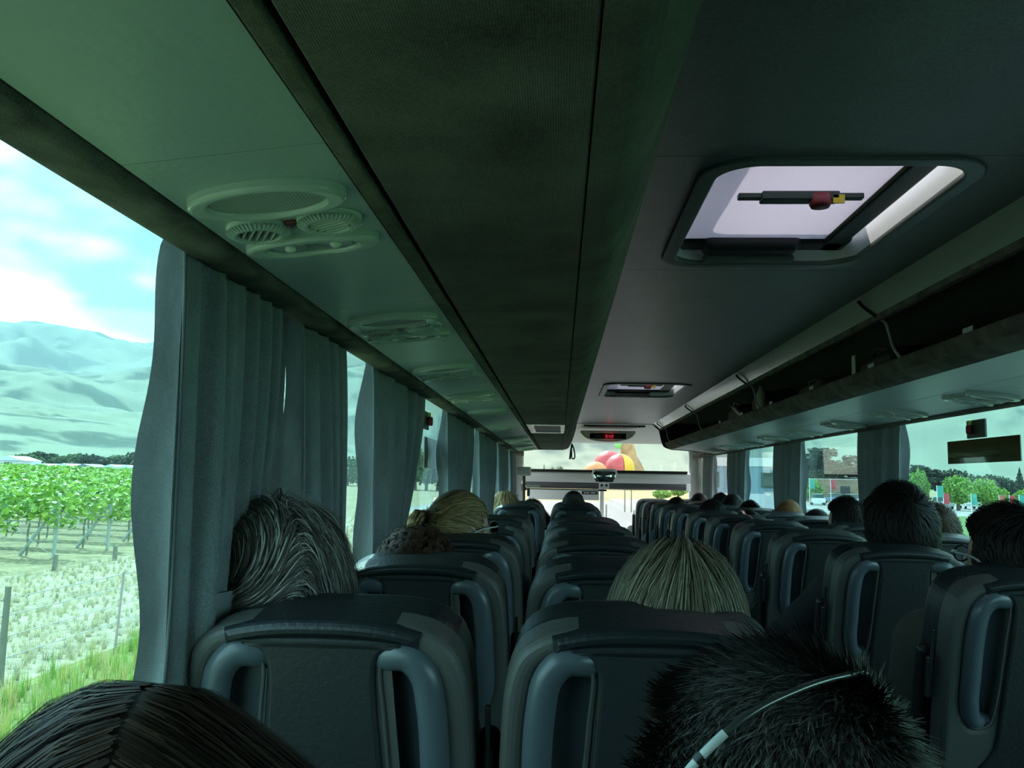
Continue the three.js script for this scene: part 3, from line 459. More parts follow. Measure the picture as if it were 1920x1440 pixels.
/** ribbons of hair that grow from the scalp of an ellipsoid head, follow flow(p, n, rand) and never sink into it */
function hairGeo({ n, len, width, seed, flow, root, lift = 0.006, seg = 7, base, vary = 0.35, mixTo, mixShare = 0, axes = HA, cap = true, gravity = 0, puff = 0.012, capColor, inside, hug = 0 }) {
  const R = rng(seed), pos = [], nor = [], col = [], idx = [], k0 = 1.02, p = V(), d = V(), nn = V(), side = V();
  const inScalp = root ?? ((q) => !(q.z < -0.3 && q.y < 0.45) && !(q.y < -0.55) && !(q.z < 0.05 && q.y < -0.1));
  const ell = (q, kk) => Math.hypot(q.x / (axes[0] * kk), q.y / (axes[1] * kk), q.z / (axes[2] * kk));
  for (let i = 0, tries = 0; i < n && tries < n * 20; tries++) {
    const u = R() * 2 - 1, a = R() * 6.2832, s = Math.sqrt(1 - u * u), q = V(s * Math.cos(a), u, s * Math.sin(a)); if (!inScalp(q)) continue; i++;
    p.set(q.x * axes[0], q.y * axes[1], q.z * axes[2]).multiplyScalar(cap ? 1 + lift / 0.09 : k0);
    const L = len * (0.65 + 0.7 * R()), step = L / seg, off = puff * R(), tone = 1 - vary + 2 * vary * R(), c = mixTo && R() < mixShare ? mixTo : base, start = pos.length / 3, rnd = [R(), R(), R()], w0 = width * (0.7 + 0.6 * R());
    for (let j = 0; j <= seg; j++) {
      nn.set(p.x / axes[0] ** 2, p.y / axes[1] ** 2, p.z / axes[2] ** 2).normalize(); d.copy(flow(p, nn, rnd, j / seg)); d.y -= gravity * j / seg; if (d.dot(nn) < 0 && ell(p, 1) < 1.28) d.addScaledVector(nn, -d.dot(nn)); d.normalize();
      side.crossVectors(d, nn); if (side.lengthSq() < 1e-6) side.set(1, 0, 0); side.normalize(); const w = w0 * (j === seg ? 0.25 : 1) * 0.5;
      pos.push(p.x - side.x * w, p.y - side.y * w, p.z - side.z * w, p.x + side.x * w, p.y + side.y * w, p.z + side.z * w); nor.push(nn.x, nn.y, nn.z, nn.x, nn.y, nn.z);
      for (let z = 0; z < 2; z++) col.push(c[0] * tone, c[1] * tone, c[2] * tone);
      if (j < seg) { const b = start + j * 2; idx.push(b, b + 1, b + 2, b + 2, b + 1, b + 3); }
      p.addScaledVector(d, step); const min = 1 + (lift + off * Math.sin(Math.PI * 0.5 * Math.min(1, (j + 1) / seg * 1.6))) / 0.09, e = ell(p, min); if (e < 1) p.multiplyScalar(1 / e); else if (hug && e > 1 + hug) p.multiplyScalar((1 + hug) / e);
      if (inside) inside(p);
    }
  }
  const g = new THREE.BufferGeometry(); g.setAttribute('position', new THREE.Float32BufferAttribute(pos, 3)); g.setAttribute('normal', new THREE.Float32BufferAttribute(nor, 3)); g.setAttribute('color', new THREE.Float32BufferAttribute(col, 3)); g.setIndex(idx);
  const list = [g];
  if (cap) { // the scalp under it
    const sp = new THREE.SphereGeometry(1, 40, 32).toNonIndexed(), q = sp.attributes.position, keep = [], kn = [], m = V();
    for (let i = 0; i < q.count; i += 3) { m.set(0, 0, 0); for (let k = 0; k < 3; k++) m.add(V().fromBufferAttribute(q, i + k)); m.normalize(); if (!inScalp(m)) continue; for (let k = 0; k < 3; k++) { const x = q.getX(i + k), y = q.getY(i + k), z = q.getZ(i + k), e = 1 + lift * 0.8 / 0.09; keep.push(x * axes[0] * e, y * axes[1] * e, z * axes[2] * e); kn.push(x, y, z); } }
    const c = new THREE.BufferGeometry(); c.setAttribute('position', new THREE.Float32BufferAttribute(keep, 3)); c.setAttribute('normal', new THREE.Float32BufferAttribute(kn, 3)); list.push(white(c, capColor ?? base.map((x) => x * 0.6)));
  }
  return plainColor(list);
}
const away = (c, swirl) => { const C = V(...c).normalize(); return (p, n) => { const d = p.clone().normalize(), t = d.clone().sub(C.clone().multiplyScalar(d.dot(C))); if (t.lengthSq() < 1e-5) t.set(1, 0, 0); t.normalize(); t.addScaledVector(C.clone().cross(d).normalize(), swirl); return t.addScaledVector(n, -t.dot(n)).normalize(); }; };
const tint = (f, amount) => (p, n, r) => f(p, n, r).add(V(r[0] - 0.5, r[1] - 0.5, r[2] - 0.5).multiplyScalar(amount));
const HC = { black: [0.012, 0.01, 0.009], dark: [0.02, 0.013, 0.009], brown: [0.055, 0.033, 0.02], fair: [0.34, 0.24, 0.12], grey: [0.085, 0.078, 0.068], silver: [0.42, 0.41, 0.38] };
const shortHair = (seed, base, extra = {}) => hairGeo({ n: 3600, len: 0.045, width: 0.003, seed, base, flow: tint(away([0.1, 0.75, 0.65], 0.35), 0.5), seg: 5, puff: 0.016, lift: 0.009, ...extra });
const keepOff = (p) => { if (p.z > 0.112) p.z = 0.112; };
const HAIR = {
  swirl: hairGeo({ n: 16000, len: 0.075, width: 0.0013, seed: 41, base: [0.12, 0.11, 0.096], mixTo: [0.42, 0.4, 0.37], mixShare: 0.25, vary: 0.4, seg: 9, puff: 0.016, lift: 0.012, hug: 0.1, flow: tint((p, n, r) => { const w = V(-0.32, 0.42, 0.85).normalize(), near = 1 - smooth(p.clone().normalize().distanceTo(w), 0.45, 1.15), sw = away([-0.32, 0.42, 0.85], 2.2)(p, n), comb = V(0.35, -0.9, 0.15); comb.addScaledVector(n, -comb.dot(n)); return sw.multiplyScalar(0.15 + near).addScaledVector(comb, (1 - near) * 0.9).addScaledVector(n, 0.03 * r[0]); }, 0.22), root: (q) => !(q.z < -0.3 && q.y < 0.45) && !(q.y < -0.75) && !(q.z < 0.1 && q.y < -0.15), capColor: [0.075, 0.066, 0.056] }),
  straight: hairGeo({ n: 15000, len: 0.26, width: 0.0013, seed: 43, base: [0.15, 0.128, 0.085], mixTo: [0.28, 0.25, 0.17], mixShare: 0.3, vary: 0.3, seg: 12, puff: 0.016, lift: 0.012, gravity: 2.2, flow: tint((p) => { const b = smooth(p.z, -0.03, 0.07); return V(p.x * lerp(2, 5, b) + 0.02, lerp(-0.15, -1, b), lerp(1, 0.05, b)); }, 0.1), root: (q) => !(q.z < -0.35 && q.y < 0.4) && q.y > -0.5, capColor: [0.11, 0.092, 0.06], inside: keepOff }),
  parted: hairGeo({ n: 15000, len: 0.3, width: 0.0015, seed: 47, base: [0.026, 0.016, 0.011], mixTo: [0.065, 0.04, 0.027], mixShare: 0.3, vary: 0.35, seg: 12, puff: 0.014, lift: 0.01, gravity: 2.0, flow: tint((p) => V((p.x - 0.012 > 0 ? 1 : -1) * (0.9 + 6 * Math.abs(p.x)), -0.3 - 6 * Math.abs(p.x), 0.5), 0.08), root: (q) => !(q.z < -0.6 && q.y < 0.3) && q.y > -0.5, capColor: [0.022, 0.014, 0.01] }),
  spiky: hairGeo({ n: 32000, len: 0.021, width: 0.0009, seed: 53, base: [0.034, 0.032, 0.028], mixTo: [0.11, 0.105, 0.092], mixShare: 0.3, vary: 0.4, seg: 3, puff: 0.001, lift: 0.004, flow: (p, n, r) => n.clone().multiplyScalar(0.6).add(away([0.3, 0.9, 0.2], 0.3)(p, n).multiplyScalar(0.9)).add(V(r[0] - 0.5, r[1] - 0.5, r[2] - 0.5).multiplyScalar(0.8)), capColor: [0.014, 0.013, 0.012] }),
  curly: hairGeo({ n: 5200, len: 0.15, width: 0.003, seed: 59, base: HC.brown, mixTo: [0.1, 0.055, 0.03], mixShare: 0.3, seg: 16, puff: 0.03, lift: 0.018, flow: (p, n, r, t) => { const a = t * 26 + r[0] * 6.28, u = V(0, 1, 0).cross(n).normalize(), w = n.clone().cross(u); return u.multiplyScalar(Math.cos(a)).addScaledVector(w, Math.sin(a)).addScaledVector(n, 0.35 * Math.sin(a * 0.7)).addScaledVector(V(0, -1, 0.3), 0.3); }, root: (q) => !(q.z < -0.35 && q.y < 0.4) && q.y > -0.5 }),
  tail: hairGeo({ n: 6500, len: 0.17, width: 0.002, seed: 61, base: [0.2, 0.135, 0.06], mixTo: [0.42, 0.31, 0.16], mixShare: 0.4, vary: 0.35, seg: 12, puff: 0.008, lift: 0.01, flow: tint((p) => V(0.0 - p.x, 0.05 - p.y, 0.108 - p.z), 0.05), root: (q) => !(q.z < -0.4 && q.y < 0.35) && q.y > -0.55 && !(q.z < 0.1 && q.y < -0.2), capColor: [0.1, 0.07, 0.035] }),
  bob: hairGeo({ n: 3000, len: 0.2, width: 0.004, seed: 67, base: [0.3, 0.2, 0.09], mixTo: [0.5, 0.38, 0.2], mixShare: 0.4, seg: 9, puff: 0.03, lift: 0.014, gravity: 1.8, flow: tint((p) => V(p.x * 8, -0.6, 0.3 + p.z), 0.35), root: (q) => !(q.z < -0.35 && q.y < 0.4) && q.y > -0.35 }),
  bobDark: hairGeo({ n: 2600, len: 0.2, width: 0.0042, seed: 71, base: HC.dark, mixTo: HC.brown, mixShare: 0.3, seg: 9, puff: 0.026, lift: 0.014, gravity: 1.8, flow: tint((p) => V(p.x * 8, -0.6, 0.3 + p.z), 0.3), root: (q) => !(q.z < -0.35 && q.y < 0.4) && q.y > -0.35 }),
  thick: shortHair(73, HC.black, { n: 6000, len: 0.06, puff: 0.022, lift: 0.014, width: 0.0026 }), black: shortHair(79, HC.black), dark: shortHair(83, HC.dark), brown: shortHair(89, HC.brown), ginger: shortHair(97, [0.2, 0.1, 0.04]),
};
{ // the ponytail itself, a fan of strands from the tie
  const R = rng(101), list = [HAIR.tail];
  for (let i = 0; i < 900; i++) { const a = R() * 6.28, r = 0.006 + 0.024 * Math.sqrt(R()), l = 0.8 + 0.3 * R(), t = 0.6 + 0.8 * R(), g = tube([[0, 0.05, 0.104], [r * 0.6 * Math.cos(a), 0.068 + r * 0.6 * Math.sin(a), 0.134], [r * 1.5 * Math.cos(a), 0.06 - 0.02 * l + r * 1.2 * Math.sin(a), 0.172], [r * 1.4 * Math.cos(a), 0.05 - 0.07 * l + r * 0.8 * Math.sin(a), 0.184], [r * 0.9 * Math.cos(a), 0.03 - 0.12 * l, 0.172]], 0.0013, 7, 3); list.push(white(g, (R() < 0.4 ? [0.42, 0.31, 0.16] : [0.2, 0.135, 0.06]).map((x) => x * t))); }
  list.push(white(new THREE.TorusGeometry(0.014, 0.006, 8, 18).translate(0, 0.05, 0.11), [0.01, 0.01, 0.012]));
  HAIR.tail = plainColor(list);
}
const fabric = (name, c) => std(name, c, 0.9, { bumpMap: rep(T.weave, 4), bumpScale: 0.001 });
const CL = { black: fabric('black cloth', [0.02, 0.021, 0.024]), navy: fabric('navy cloth', [0.02, 0.03, 0.05]), blue: fabric('blue cloth', [0.08, 0.13, 0.2]), grey: fabric('grey cloth', [0.09, 0.1, 0.1]), olive: fabric('olive cloth', [0.06, 0.065, 0.05]), red: fabric('wine cloth', [0.1, 0.03, 0.035]), white: fabric('white cloth', [0.4, 0.42, 0.42]), jeans: fabric('denim', [0.03, 0.045, 0.08]) };
/** head top seen at pixel-measured place: x, top height y, seat row k */
function person(label, hx, topY, k, hair, cloth, { turn = 0, nod = 0, tilt = 0, size = 1, elbow = 0, skin = M.skinA, hairScale = 1, z = k ? -0.08 : 0 } = {}) {
  const x = Math.sign(hx) * (Math.abs(hx) > 0.72 ? XS.window : XS.aisle), lean = Math.round((hx - x) * 50) / 50, wall = Math.abs(x) > 0.7 ? Math.sign(x) : 0;
  const h = Math.round((topY - 1.3 - 0.113 * (size - 1) - 0.012) * 40) / 40, b = bodyGeo(h, turn, nod, tilt, size, elbow, lean, wall), o = thing('person', label, 'person', 'seated passengers', [x, topY - 1.3 - 0.113 * (size - 1) - 0.012 - h, rowZ(k) + z]);
  part('body', b.body, skin, o); part('top', b.top, cloth, o); part('trousers', b.legs, CL.jeans, o);
  const hm = part('hair', HAIR[hair], M.hair, o); hm.position.copy(b.headAt); hm.rotation.set(nod, turn, tilt, 'ZYX'); hm.scale.setScalar(size * hairScale);
  return { o, at: b.headAt.clone().add(o.position), hm };
}

const P = {};
P.dark = person('passenger with long dark brown parted hair at the bottom left corner', -0.887, 1.2, 0, 'parted', CL.black, { size: 1.08, nod: 0.15, tilt: 0.1, turn: 0.15, skin: M.skinB });
P.fur = person('passenger with short spiky dark hair and a thin band, nearest the camera', -0.485, 1.242, 0, 'spiky', CL.black, { size: 1.05, nod: 0.1, tilt: -0.22, turn: 0.25 });
P.grey = person('passenger with swirled grey hair by the large curtain', -1.09, 1.286, 1, 'swirl', CL.grey, { size: 1.2, tilt: -0.06, turn: -0.1, nod: 0.12 });
P.fair = person('passenger with straight fair hair in the seat ahead, slightly left of the aisle', -0.424, 1.232, 1, 'straight', CL.navy, { size: 1.2, tilt: -0.08, nod: 0.1 });
P.curly = person('passenger with curly brown hair low behind the left window seat', -1.0, 1.182, 2, 'curly', CL.red, { size: 1.02, nod: 0.2 });
P.pony = person('passenger with a blonde ponytail and sunglasses looking to the right', -0.975, 1.293, 3, 'tail', CL.black, { turn: -0.95, size: 1.1, nod: 0.1 });
P.shades = person('passenger with sunglasses pushed up on blonde hair, front left', -1.07, 1.238, 8, 'bob', CL.blue, { size: 1.1 });
person('passenger with dark hair, small and far at the front left', -0.864, 1.169, 9, 'bobDark', CL.black, { nod: 0.1 });
P.cap = person('passenger wearing a dark cap in the left aisle seat far ahead', -0.509, 1.25, 8, 'dark', CL.olive, {});
P.specs = person('passenger with black hair and glasses at the right edge', 0.536, 1.297, 2, 'black', CL.olive, { size: 1.08, turn: 0.35, nod: 0.05, skin: M.skinB });
person('passenger with thick black hair, tallest head on the right, dark jacket', 0.576, 1.333, 3, 'thick', CL.black, { size: 1.16, elbow: 0.17, skin: M.skinB });
person('passenger with brown hair seen just right of the thick black hair', 1.04, 1.267, 4, 'brown', CL.grey, { size: 1.02 });
person('passenger with black hair just left of the thick black hair', 0.909, 1.278, 5, 'black', CL.black, { turn: 0.6, size: 1.02, skin: M.skinB });
person('passenger with dark hair low behind the fourth right window seat', 0.989, 1.183, 6, 'dark', CL.navy, { skin: M.skinB });
person('passenger with ginger hair in front of the second right curtain', 1.03, 1.222, 7, 'ginger', CL.grey, {});
person('passenger with dark hair low in the fifth right aisle seat', 0.566, 1.171, 6, 'dark', CL.black, {});
person('passenger with dark hair in the sixth right window seat', 0.928, 1.202, 8, 'black', CL.black, { skin: M.skinB });
person('passenger with black hair in the seventh right window seat', 0.95, 1.228, 9, 'thick', CL.navy, { skin: M.skinB });
person('passenger with black hair in the eighth right window seat', 0.989, 1.242, 10, 'black', CL.black, { skin: M.skinB });
person('passenger with black hair in the ninth right window seat', 0.905, 1.212, 11, 'thick', CL.black, { skin: M.skinB });
person('passenger with black hair in the sixth right aisle seat', 0.485, 1.219, 7, 'black', CL.black, { skin: M.skinB, turn: 0.3 });
person('passenger with dark hair in the eighth right aisle seat, against the windscreen', 0.454, 1.204, 9, 'dark', CL.blue, { skin: M.skinB });
person('passenger with dark hair leaning into the aisle far ahead on the right', 0.345, 1.115, 10, 'dark', CL.blue, { skin: M.skinB, tilt: 0.2 });
person('passenger with dark hair lowest and farthest on the right', 0.4, 1.03, 12, 'dark', CL.blue, {});

/** puts a thing worn on a head: geometry is built in the head's own axes */
function worn(p, name, label, category) { const o = thing(name, label, category, null, p.at.toArray()); o.rotation.copy(p.hm.rotation); o.scale.copy(p.hm.scale); return o; }
function glasses(p, name, label, lens, up) {
  const o = worn(p, name, label, 'glasses'), y = up ? 0.098 : 0.002, z = up ? -0.06 : -0.112, tilt = up ? -0.9 : 0;
  for (const s of [1, -1]) {
    part('lens', new THREE.SphereGeometry(0.026, 18, 10, 0, 6.283, 0, 0.9).rotateX(-Math.PI / 2 + tilt).translate(s * 0.034, y, z + 0.018), lens, o);
    part('rim', new THREE.TorusGeometry(0.0215, 0.0025, 8, 24).scale(1.1, 0.9, 1).rotateX(tilt).translate(s * 0.034, y, z + 0.003), M.black, o);
    part('temple', tube([[s * 0.057, y + 0.006, z + 0.006], [s * 0.09, y + 0.008, z + 0.03], [s * 0.098, y + 0.006, z + 0.09], [s * 0.097, y - 0.004, z + 0.125]], 0.003, 14, 6), up ? M.black : M.templeLight, o);
  }
  part('bridge', tube([[-0.013, y + 0.004, z], [0, y + 0.008, z - 0.004], [0.013, y + 0.004, z]], 0.002, 8, 6), M.black, o);
}
M.templeLight = std('pale spectacle arm', [0.5, 0.55, 0.55], 0.2, { metalness: 0.4 });
M.shadeLens = std('red brown sunglass lens', [0.06, 0.012, 0.01], 0.08);
glasses(P.pony, 'sunglasses', 'dark red brown sunglasses worn by the ponytailed passenger', M.shadeLens, false);
glasses(P.shades, 'sunglasses', 'sunglasses pushed up on blonde hair, front left', M.shadeLens, true);
glasses(P.specs, 'spectacles', 'clear spectacles on the black haired passenger at the right edge', M.lensGlass, false);
{ // thin headphone band over the spiky hair
  const o = thing('headband', 'thin shiny band worn over the nearest spiky dark hair', 'headband', null, P.fur.at.toArray());
  const line = new THREE.CatmullRomCurve3([[-0.082, 1.135, 0.07], [-0.0695, 1.163, 0.084], [-0.064, 1.173, 0.088], [-0.048, 1.191, 0.09], [-0.0302, 1.204, 0.086], [0.0045, 1.216, 0.07], [0.033, 1.2185, 0.049], [0.0535, 1.216, 0.027], [0.066, 1.203, 0.0]].map(([x, y, z]) => V(x - 0.485 - P.fur.at.x, y - P.fur.at.y, z - 0.585 - P.fur.at.z)));
  const piece = (a, b, r) => new THREE.TubeGeometry(new THREE.CatmullRomCurve3([0, 1, 2, 3, 4, 5, 6, 7, 8].map((k) => line.getPointAt(lerp(a, b, k / 8)))), 40, r, 8);
  M.bandSilver = std('smoky silver band', [0.2, 0.21, 0.2], 0.22, { metalness: 0.8 }); M.bandWhite = std('white band end', [0.6, 0.62, 0.6], 0.25);
  part('band', piece(0.25, 1, 0.0021), M.bandSilver, o); part('joint', piece(0.235, 0.255, 0.0034), M.black, o); part('slider', piece(0, 0.33, 0.0026), M.bandWhite, o);
  // the cap of the passenger far ahead
  const c = worn(P.cap, 'cap', 'dark cap on the passenger in the left aisle seat far ahead', 'cap');
  part('crown', new THREE.SphereGeometry(1, 28, 14, 0, 6.283, 0, 1.45).scale(0.098, 0.125, 0.116).translate(0, 0.006, 0), CL.olive, c);
  part('peak', new THREE.SphereGeometry(1, 20, 8, 0, 6.283, 0, 1.2).scale(0.07, 0.018, 0.07).translate(0, 0.03, -0.14), CL.olive, c);
  part('button', new THREE.SphereGeometry(0.008, 10, 8).translate(0, 0.132, 0), CL.olive, c);
  const h = worn(P.curly, 'hair_clip', 'small silver clip in the curly brown hair', 'hair clip');
  part('bar', rbox(-0.075, -0.035, 0.075, 0.087, 0.085, 0.092, 0.003), M.chrome, h); part('prong', rbox(-0.07, -0.04, 0.068, 0.073, 0.083, 0.088, 0.002), M.chrome, h);
}

// ---------------------------------------------------------------- bags in the right rack
M.bag = std('black nylon', [0.012, 0.013, 0.015], 0.6, { bumpMap: rep(T.weave, 3), bumpScale: 0.001 });
M.dash = std('grey dashboard', [0.32, 0.32, 0.32], 0.6); M.bagGrey = std('grey green canvas', [0.07, 0.08, 0.07], 0.9); M.paper = std('white paper', [0.6, 0.6, 0.56], 0.8); M.bagBlue = std('dark blue nylon', [0.015, 0.02, 0.035], 0.6);
function bag(name, label, x, z, w, h, l, mat, trim) {
  const o = thing(name, label, 'bag', null, [x, 1.756, z]), g = new RoundedBoxGeometry(w, h, l, 5, Math.min(w, h, l) * 0.42), p = g.attributes.position;
  for (let i = 0; i < p.count; i++) { const a = p.getX(i), b = p.getY(i), c = p.getZ(i); p.setXYZ(i, a + 0.012 * Math.sin(c * 22 + b * 9), b + 0.014 * Math.sin(c * 15 + 1) + 0.01 * Math.sin(a * 30) * (b > 0 ? 1 : 0), c * (1 - 0.14 * (b / h))); }
  g.computeVertexNormals(); part('body', metric(g.translate(0, h / 2 + 0.012, 0)), mat, o);
  part('strap', tube([[-w * 0.3, h * 0.8, -l * 0.25], [-w * 0.42, h * 1.1, -l * 0.1], [-w * 0.4, h * 1.08, l * 0.1], [-w * 0.3, h * 0.8, l * 0.25]], 0.008, 20, 6), mat, o);
  if (trim) trim(o); return o;
}
bag('shoulder_bag', 'black bag with papers sticking out in the right rack', 0.8, -3.62, 0.26, 0.13, 0.5, M.bag, (o) => { part('papers', merge([box(-0.13, -0.126, 0.03, 0.15, -0.27, -0.23), box(-0.02, 0.02, 0.12, 0.165, -0.15, -0.12)]), M.paper, o); });
bag('sports_bag', 'grey green bag lying in the middle of the right rack', 0.82, -4.6, 0.28, 0.11, 0.55, M.bagGrey);
bag('backpack', 'dark blue backpack just left of a divider rod in the right rack', 0.8, -5.75, 0.26, 0.17, 0.34, M.bagBlue, (o) => { part('bottle', lathe([[0, 0], [0.03, 0], [0.032, 0.02], [0.032, 0.14], [0.016, 0.17], [0.016, 0.19], [0, 0.19]], 18).translate(-0.13, 0.015, 0.12), M.cord, o); });
bag('duffel_bag', 'black duffel bag far forward in the right rack', 0.82, -6.6, 0.28, 0.17, 0.6, M.bag);
{ const o = thing('umbrella', 'pale folded umbrella leaning in the right rack', 'umbrella', null, [0.66, 1.776, -6.05]); part('canopy', tube([[0, 0, 0], [-0.02, 0.045, -0.1], [-0.045, 0.1, -0.2]], 0.013, 14, 8), M.cord, o); part('grip', tube([[-0.045, 0.1, -0.2], [-0.05, 0.112, -0.235], [-0.06, 0.12, -0.25]], 0.009, 8, 8), M.black, o); }

// ---------------------------------------------------------------- front of the coach
{
  const g = new THREE.Group(); g.name = 'wall_front'; g.userData = { kind: 'structure', label: 'front of the coach round the windscreen' }; scene.add(g);
  part('lower_wall', MX(box(-1.3, 1.3, -0.9, 0.72, ZF - 0.06, ZF)), M.wall, g);
  part('corner_post', rbox(-1.27, -1.12, 0.7, 2.0, ZF - 0.02, ZF + 0.1, 0.03), M.silver, g); part('corner_post', rbox(1.12, 1.27, 0.7, 2.0, ZF - 0.02, ZF + 0.1, 0.03), M.silver, g);
  part('centre_post', rbox(-0.075, -0.02, 0.7, 1.25, ZF - 0.01, ZF + 0.03, 0.01), M.silver, g);
  part('top_rail', box(-1.3, 1.3, 1.86, 2.19, ZF - 0.06, ZF), M.outside, g);
  // ceiling cover that runs down to the windscreen
  const head = extr(shapeOf([...smoothLine([[0, 1.995], [0.5, 1.985], [1.1, 1.95], [1.6, 1.9], [1.95, 1.86]], 20), [1.95, 2.1], [0, 2.1]]), 2.46).rotateY(Math.PI / 2).translate(-1.23, 0, -10.015);
  part('header', metric(head), M.white, g);
}
struct('window_17', new THREE.PlaneGeometry(2.4, 0.5).translate(0, 1.66, ZF - 0.02), M.screenGlass, 'upper windscreen pane');
struct('window_18', new THREE.PlaneGeometry(2.4, 0.7).translate(0, 1.03, ZF - 0.02), M.screenGlass, 'lower windscreen pane');
{
  const o = thing('windscreen_crossbar', 'pale crossbar between the upper and lower windscreen', 'crossbar', null, [0, 1.31, -11.72]);
  part('beam', extr(shapeOf(smoothLine([[0, 0], [0.02, 0.11], [-0.02, 0.145], [-0.1, 0.155], [-0.14, 0.14], [-0.14, 0.0]], 20).reverse()), 2.24, 0).rotateY(-Math.PI / 2).translate(1.12, 0, 0), M.silver, o);
  part('seal', rbox(-1.1, 1.08, 0.146, 0.178, -0.12, 0.02, 0.01), M.rubber, o);
  const b = thing('roller_blind', 'dark roller blind rolled up under the windscreen crossbar', 'roller blind', null, [0, 1.275, -11.62]);
  part('roll', new THREE.CylinderGeometry(0.042, 0.042, 2.12, 20).rotateZ(Math.PI / 2).translate(-0.02, 0, 0), M.blindGrey, b);
  part('bottom_bar', rbox(-1.08, 0.0, -0.07, -0.045, -0.01, 0.01, 0.006), M.black, b);
  part('bracket', rbox(1.04, 1.1, -0.05, 0.05, -0.03, 0.03, 0.01), M.white, b); part('bracket', rbox(-1.13, -1.08, -0.05, 0.05, -0.03, 0.03, 0.01), M.white, b);
  const v = thing('sun_visor', 'pale grey visor panel below the roller blind on the left', 'visor', null, [-0.56, 1.085, -11.6]);
  part('panel', rbox(-0.48, 0.46, 0, 0.13, -0.012, 0.012, 0.01), M.silver, v);
  const lb = part('label', rbox(0.23, 0.44, 0.075, 0.12, 0.012, 0.014, 0.001), M.black, v);
  part('lettering', merge([0.26, 0.285, 0.305, 0.33, 0.355, 0.375, 0.395].map((x, i) => box(x, x + (i === 3 ? 0.006 : 0.014), 0.088, 0.106, 0.014, 0.0146))), M.silver, lb);
  const m = thing('driver_mirror', 'bright rounded interior mirror in the middle of the crossbar', 'mirror', null, [-0.045, 1.36, -11.35]);
  const ms = new THREE.Shape(smoothLine([[-0.15, 0.13], [-0.16, 0.04], [-0.12, -0.03], [0, -0.05], [0.12, -0.03], [0.16, 0.04], [0.15, 0.13], [0, 0.14]], 40).map((p) => new THREE.Vector2(...p)));
  part('frame', extr(ms, 0.03, 0.012, 3), M.white, m);
  const mg = new THREE.PlaneGeometry(0.285, 0.15, 24, 16).translate(0, 0.045, 0), mp = mg.attributes.position; for (let i = 0; i < mp.count; i++) { const x = mp.getX(i), y = mp.getY(i) - 0.045, w = 1 - 0.25 * Math.max(0, -y / 0.075); mp.setXYZ(i, x * w, y + 0.045, 0.062 - 0.9 * (x * w) ** 2 - 1.6 * y * y); } mg.computeVertexNormals(); part('glass', mg, M.mirror, m);
  part('stem', rbox(-0.02, 0.02, 0.0, 0.1, -0.25, 0, 0.01), M.white, m);
  const c = thing('sensor_box', 'small grey box with two dark lenses under the mirror', 'sensor', null, [-0.045, 1.24, -11.38]);
  part('case', rbox(-0.065, 0.065, 0, 0.075, -0.05, 0, 0.012), M.silver, c); for (const s of [-1, 1]) part('lens', lathe([[0, 0.004], [0.016, 0.004], [0.018, 0]], 16).rotateX(Math.PI / 2).translate(s * 0.03, 0.045, 0), M.black, c);
  const d = thing('clock_display', 'curved display with red digital digits hanging from the front ceiling', 'clock', null, [-0.045, 1.92, -10.55]);
  const ds = shapeOf([[-0.33, 0.03], ...smoothLine([[-0.335, 0], [-0.28, -0.055], [-0.15, -0.095], [0, -0.105], [0.15, -0.095], [0.28, -0.055], [0.335, 0]], 30), [0.33, 0.03]]);
  part('case', extr(ds, 0.16, 0.012, 3).translate(0, 0, -0.16), M.silver, d);
  part('bezel', rbox(-0.225, 0.225, -0.075, 0.002, 0.0, 0.012, 0.006), M.unit, d);
  const sc = part('screen', rbox(-0.17, 0.16, -0.06, -0.018, 0.01, 0.0145, 0.002), M.black, d);
  const seg = { a: [-0.011, 0.011, 0.014, 0.0185], b: [0.008, 0.0125, 0, 0.017], c: [0.008, 0.0125, -0.017, 0], d: [-0.011, 0.011, -0.0185, -0.014], e: [-0.0125, -0.008, -0.017, 0], f: [-0.0125, -0.008, 0, 0.017], g: [-0.011, 0.011, -0.0022, 0.0022] };
  const digit = (on, x) => [...on].map((k) => { const [a, b2, c2, d2] = seg[k]; return box(x + a, x + b2, -0.039 + c2, -0.039 + d2, 0.0145, 0.0155); });
  part('lit_digits', merge([...digit('abcdg', -0.022), ...digit('bc', 0.012), box(-0.001, 0.003, -0.046, -0.042, 0.0145, 0.0155), box(-0.001, 0.003, -0.036, -0.032, 0.0145, 0.0155), ...digit('abged', 0.052)]), M.led, sc);
  const lampp = new THREE.PointLight(lin(1, 0.05, 0.08), 0.004, 2); lampp.position.set(-0.03, 1.88, -10.5); lampp.name = 'clock_glow'; lampp.castShadow = true; scene.add(lampp);
  const gr = thing('ceiling_grille', 'curved dark slatted air grille on the front ceiling above the clock', 'grille', null, [0.01, 1.985, -10.25]);
  const gs = new THREE.Shape(); gs.absellipse(0, 0, 0.36, 0.2, Math.PI, 2 * Math.PI); part('frame', extr(gs, 0.012, 0.004, 2, 30).rotateX(Math.PI / 2).rotateY(0).translate(0, 0.004, 0.08), M.grilleDark, gr);
  for (let k = -7; k <= 7; k++) { const x = k * 0.044, l = 0.19 * Math.sqrt(1 - (x / 0.36) ** 2); part('slat', rbox(x - 0.006, x + 0.006, -0.02, -0.008, 0.075 - l, 0.075, 0.003, 1), M.silver, gr); }
  const st = thing('hanging_strap', 'black looped strap hanging from the end of the left bin', 'strap', null, [-0.49, 1.73, -9.97]);
  part('loop', tube([[0, 0.03, 0], [0.02, -0.02, 0], [0.035, -0.09, 0], [0.03, -0.14, 0], [0.005, -0.14, 0], [0.0, -0.09, 0], [-0.005, -0.02, 0], [0, 0.03, 0]], 0.009, 40, 6), M.black, st);
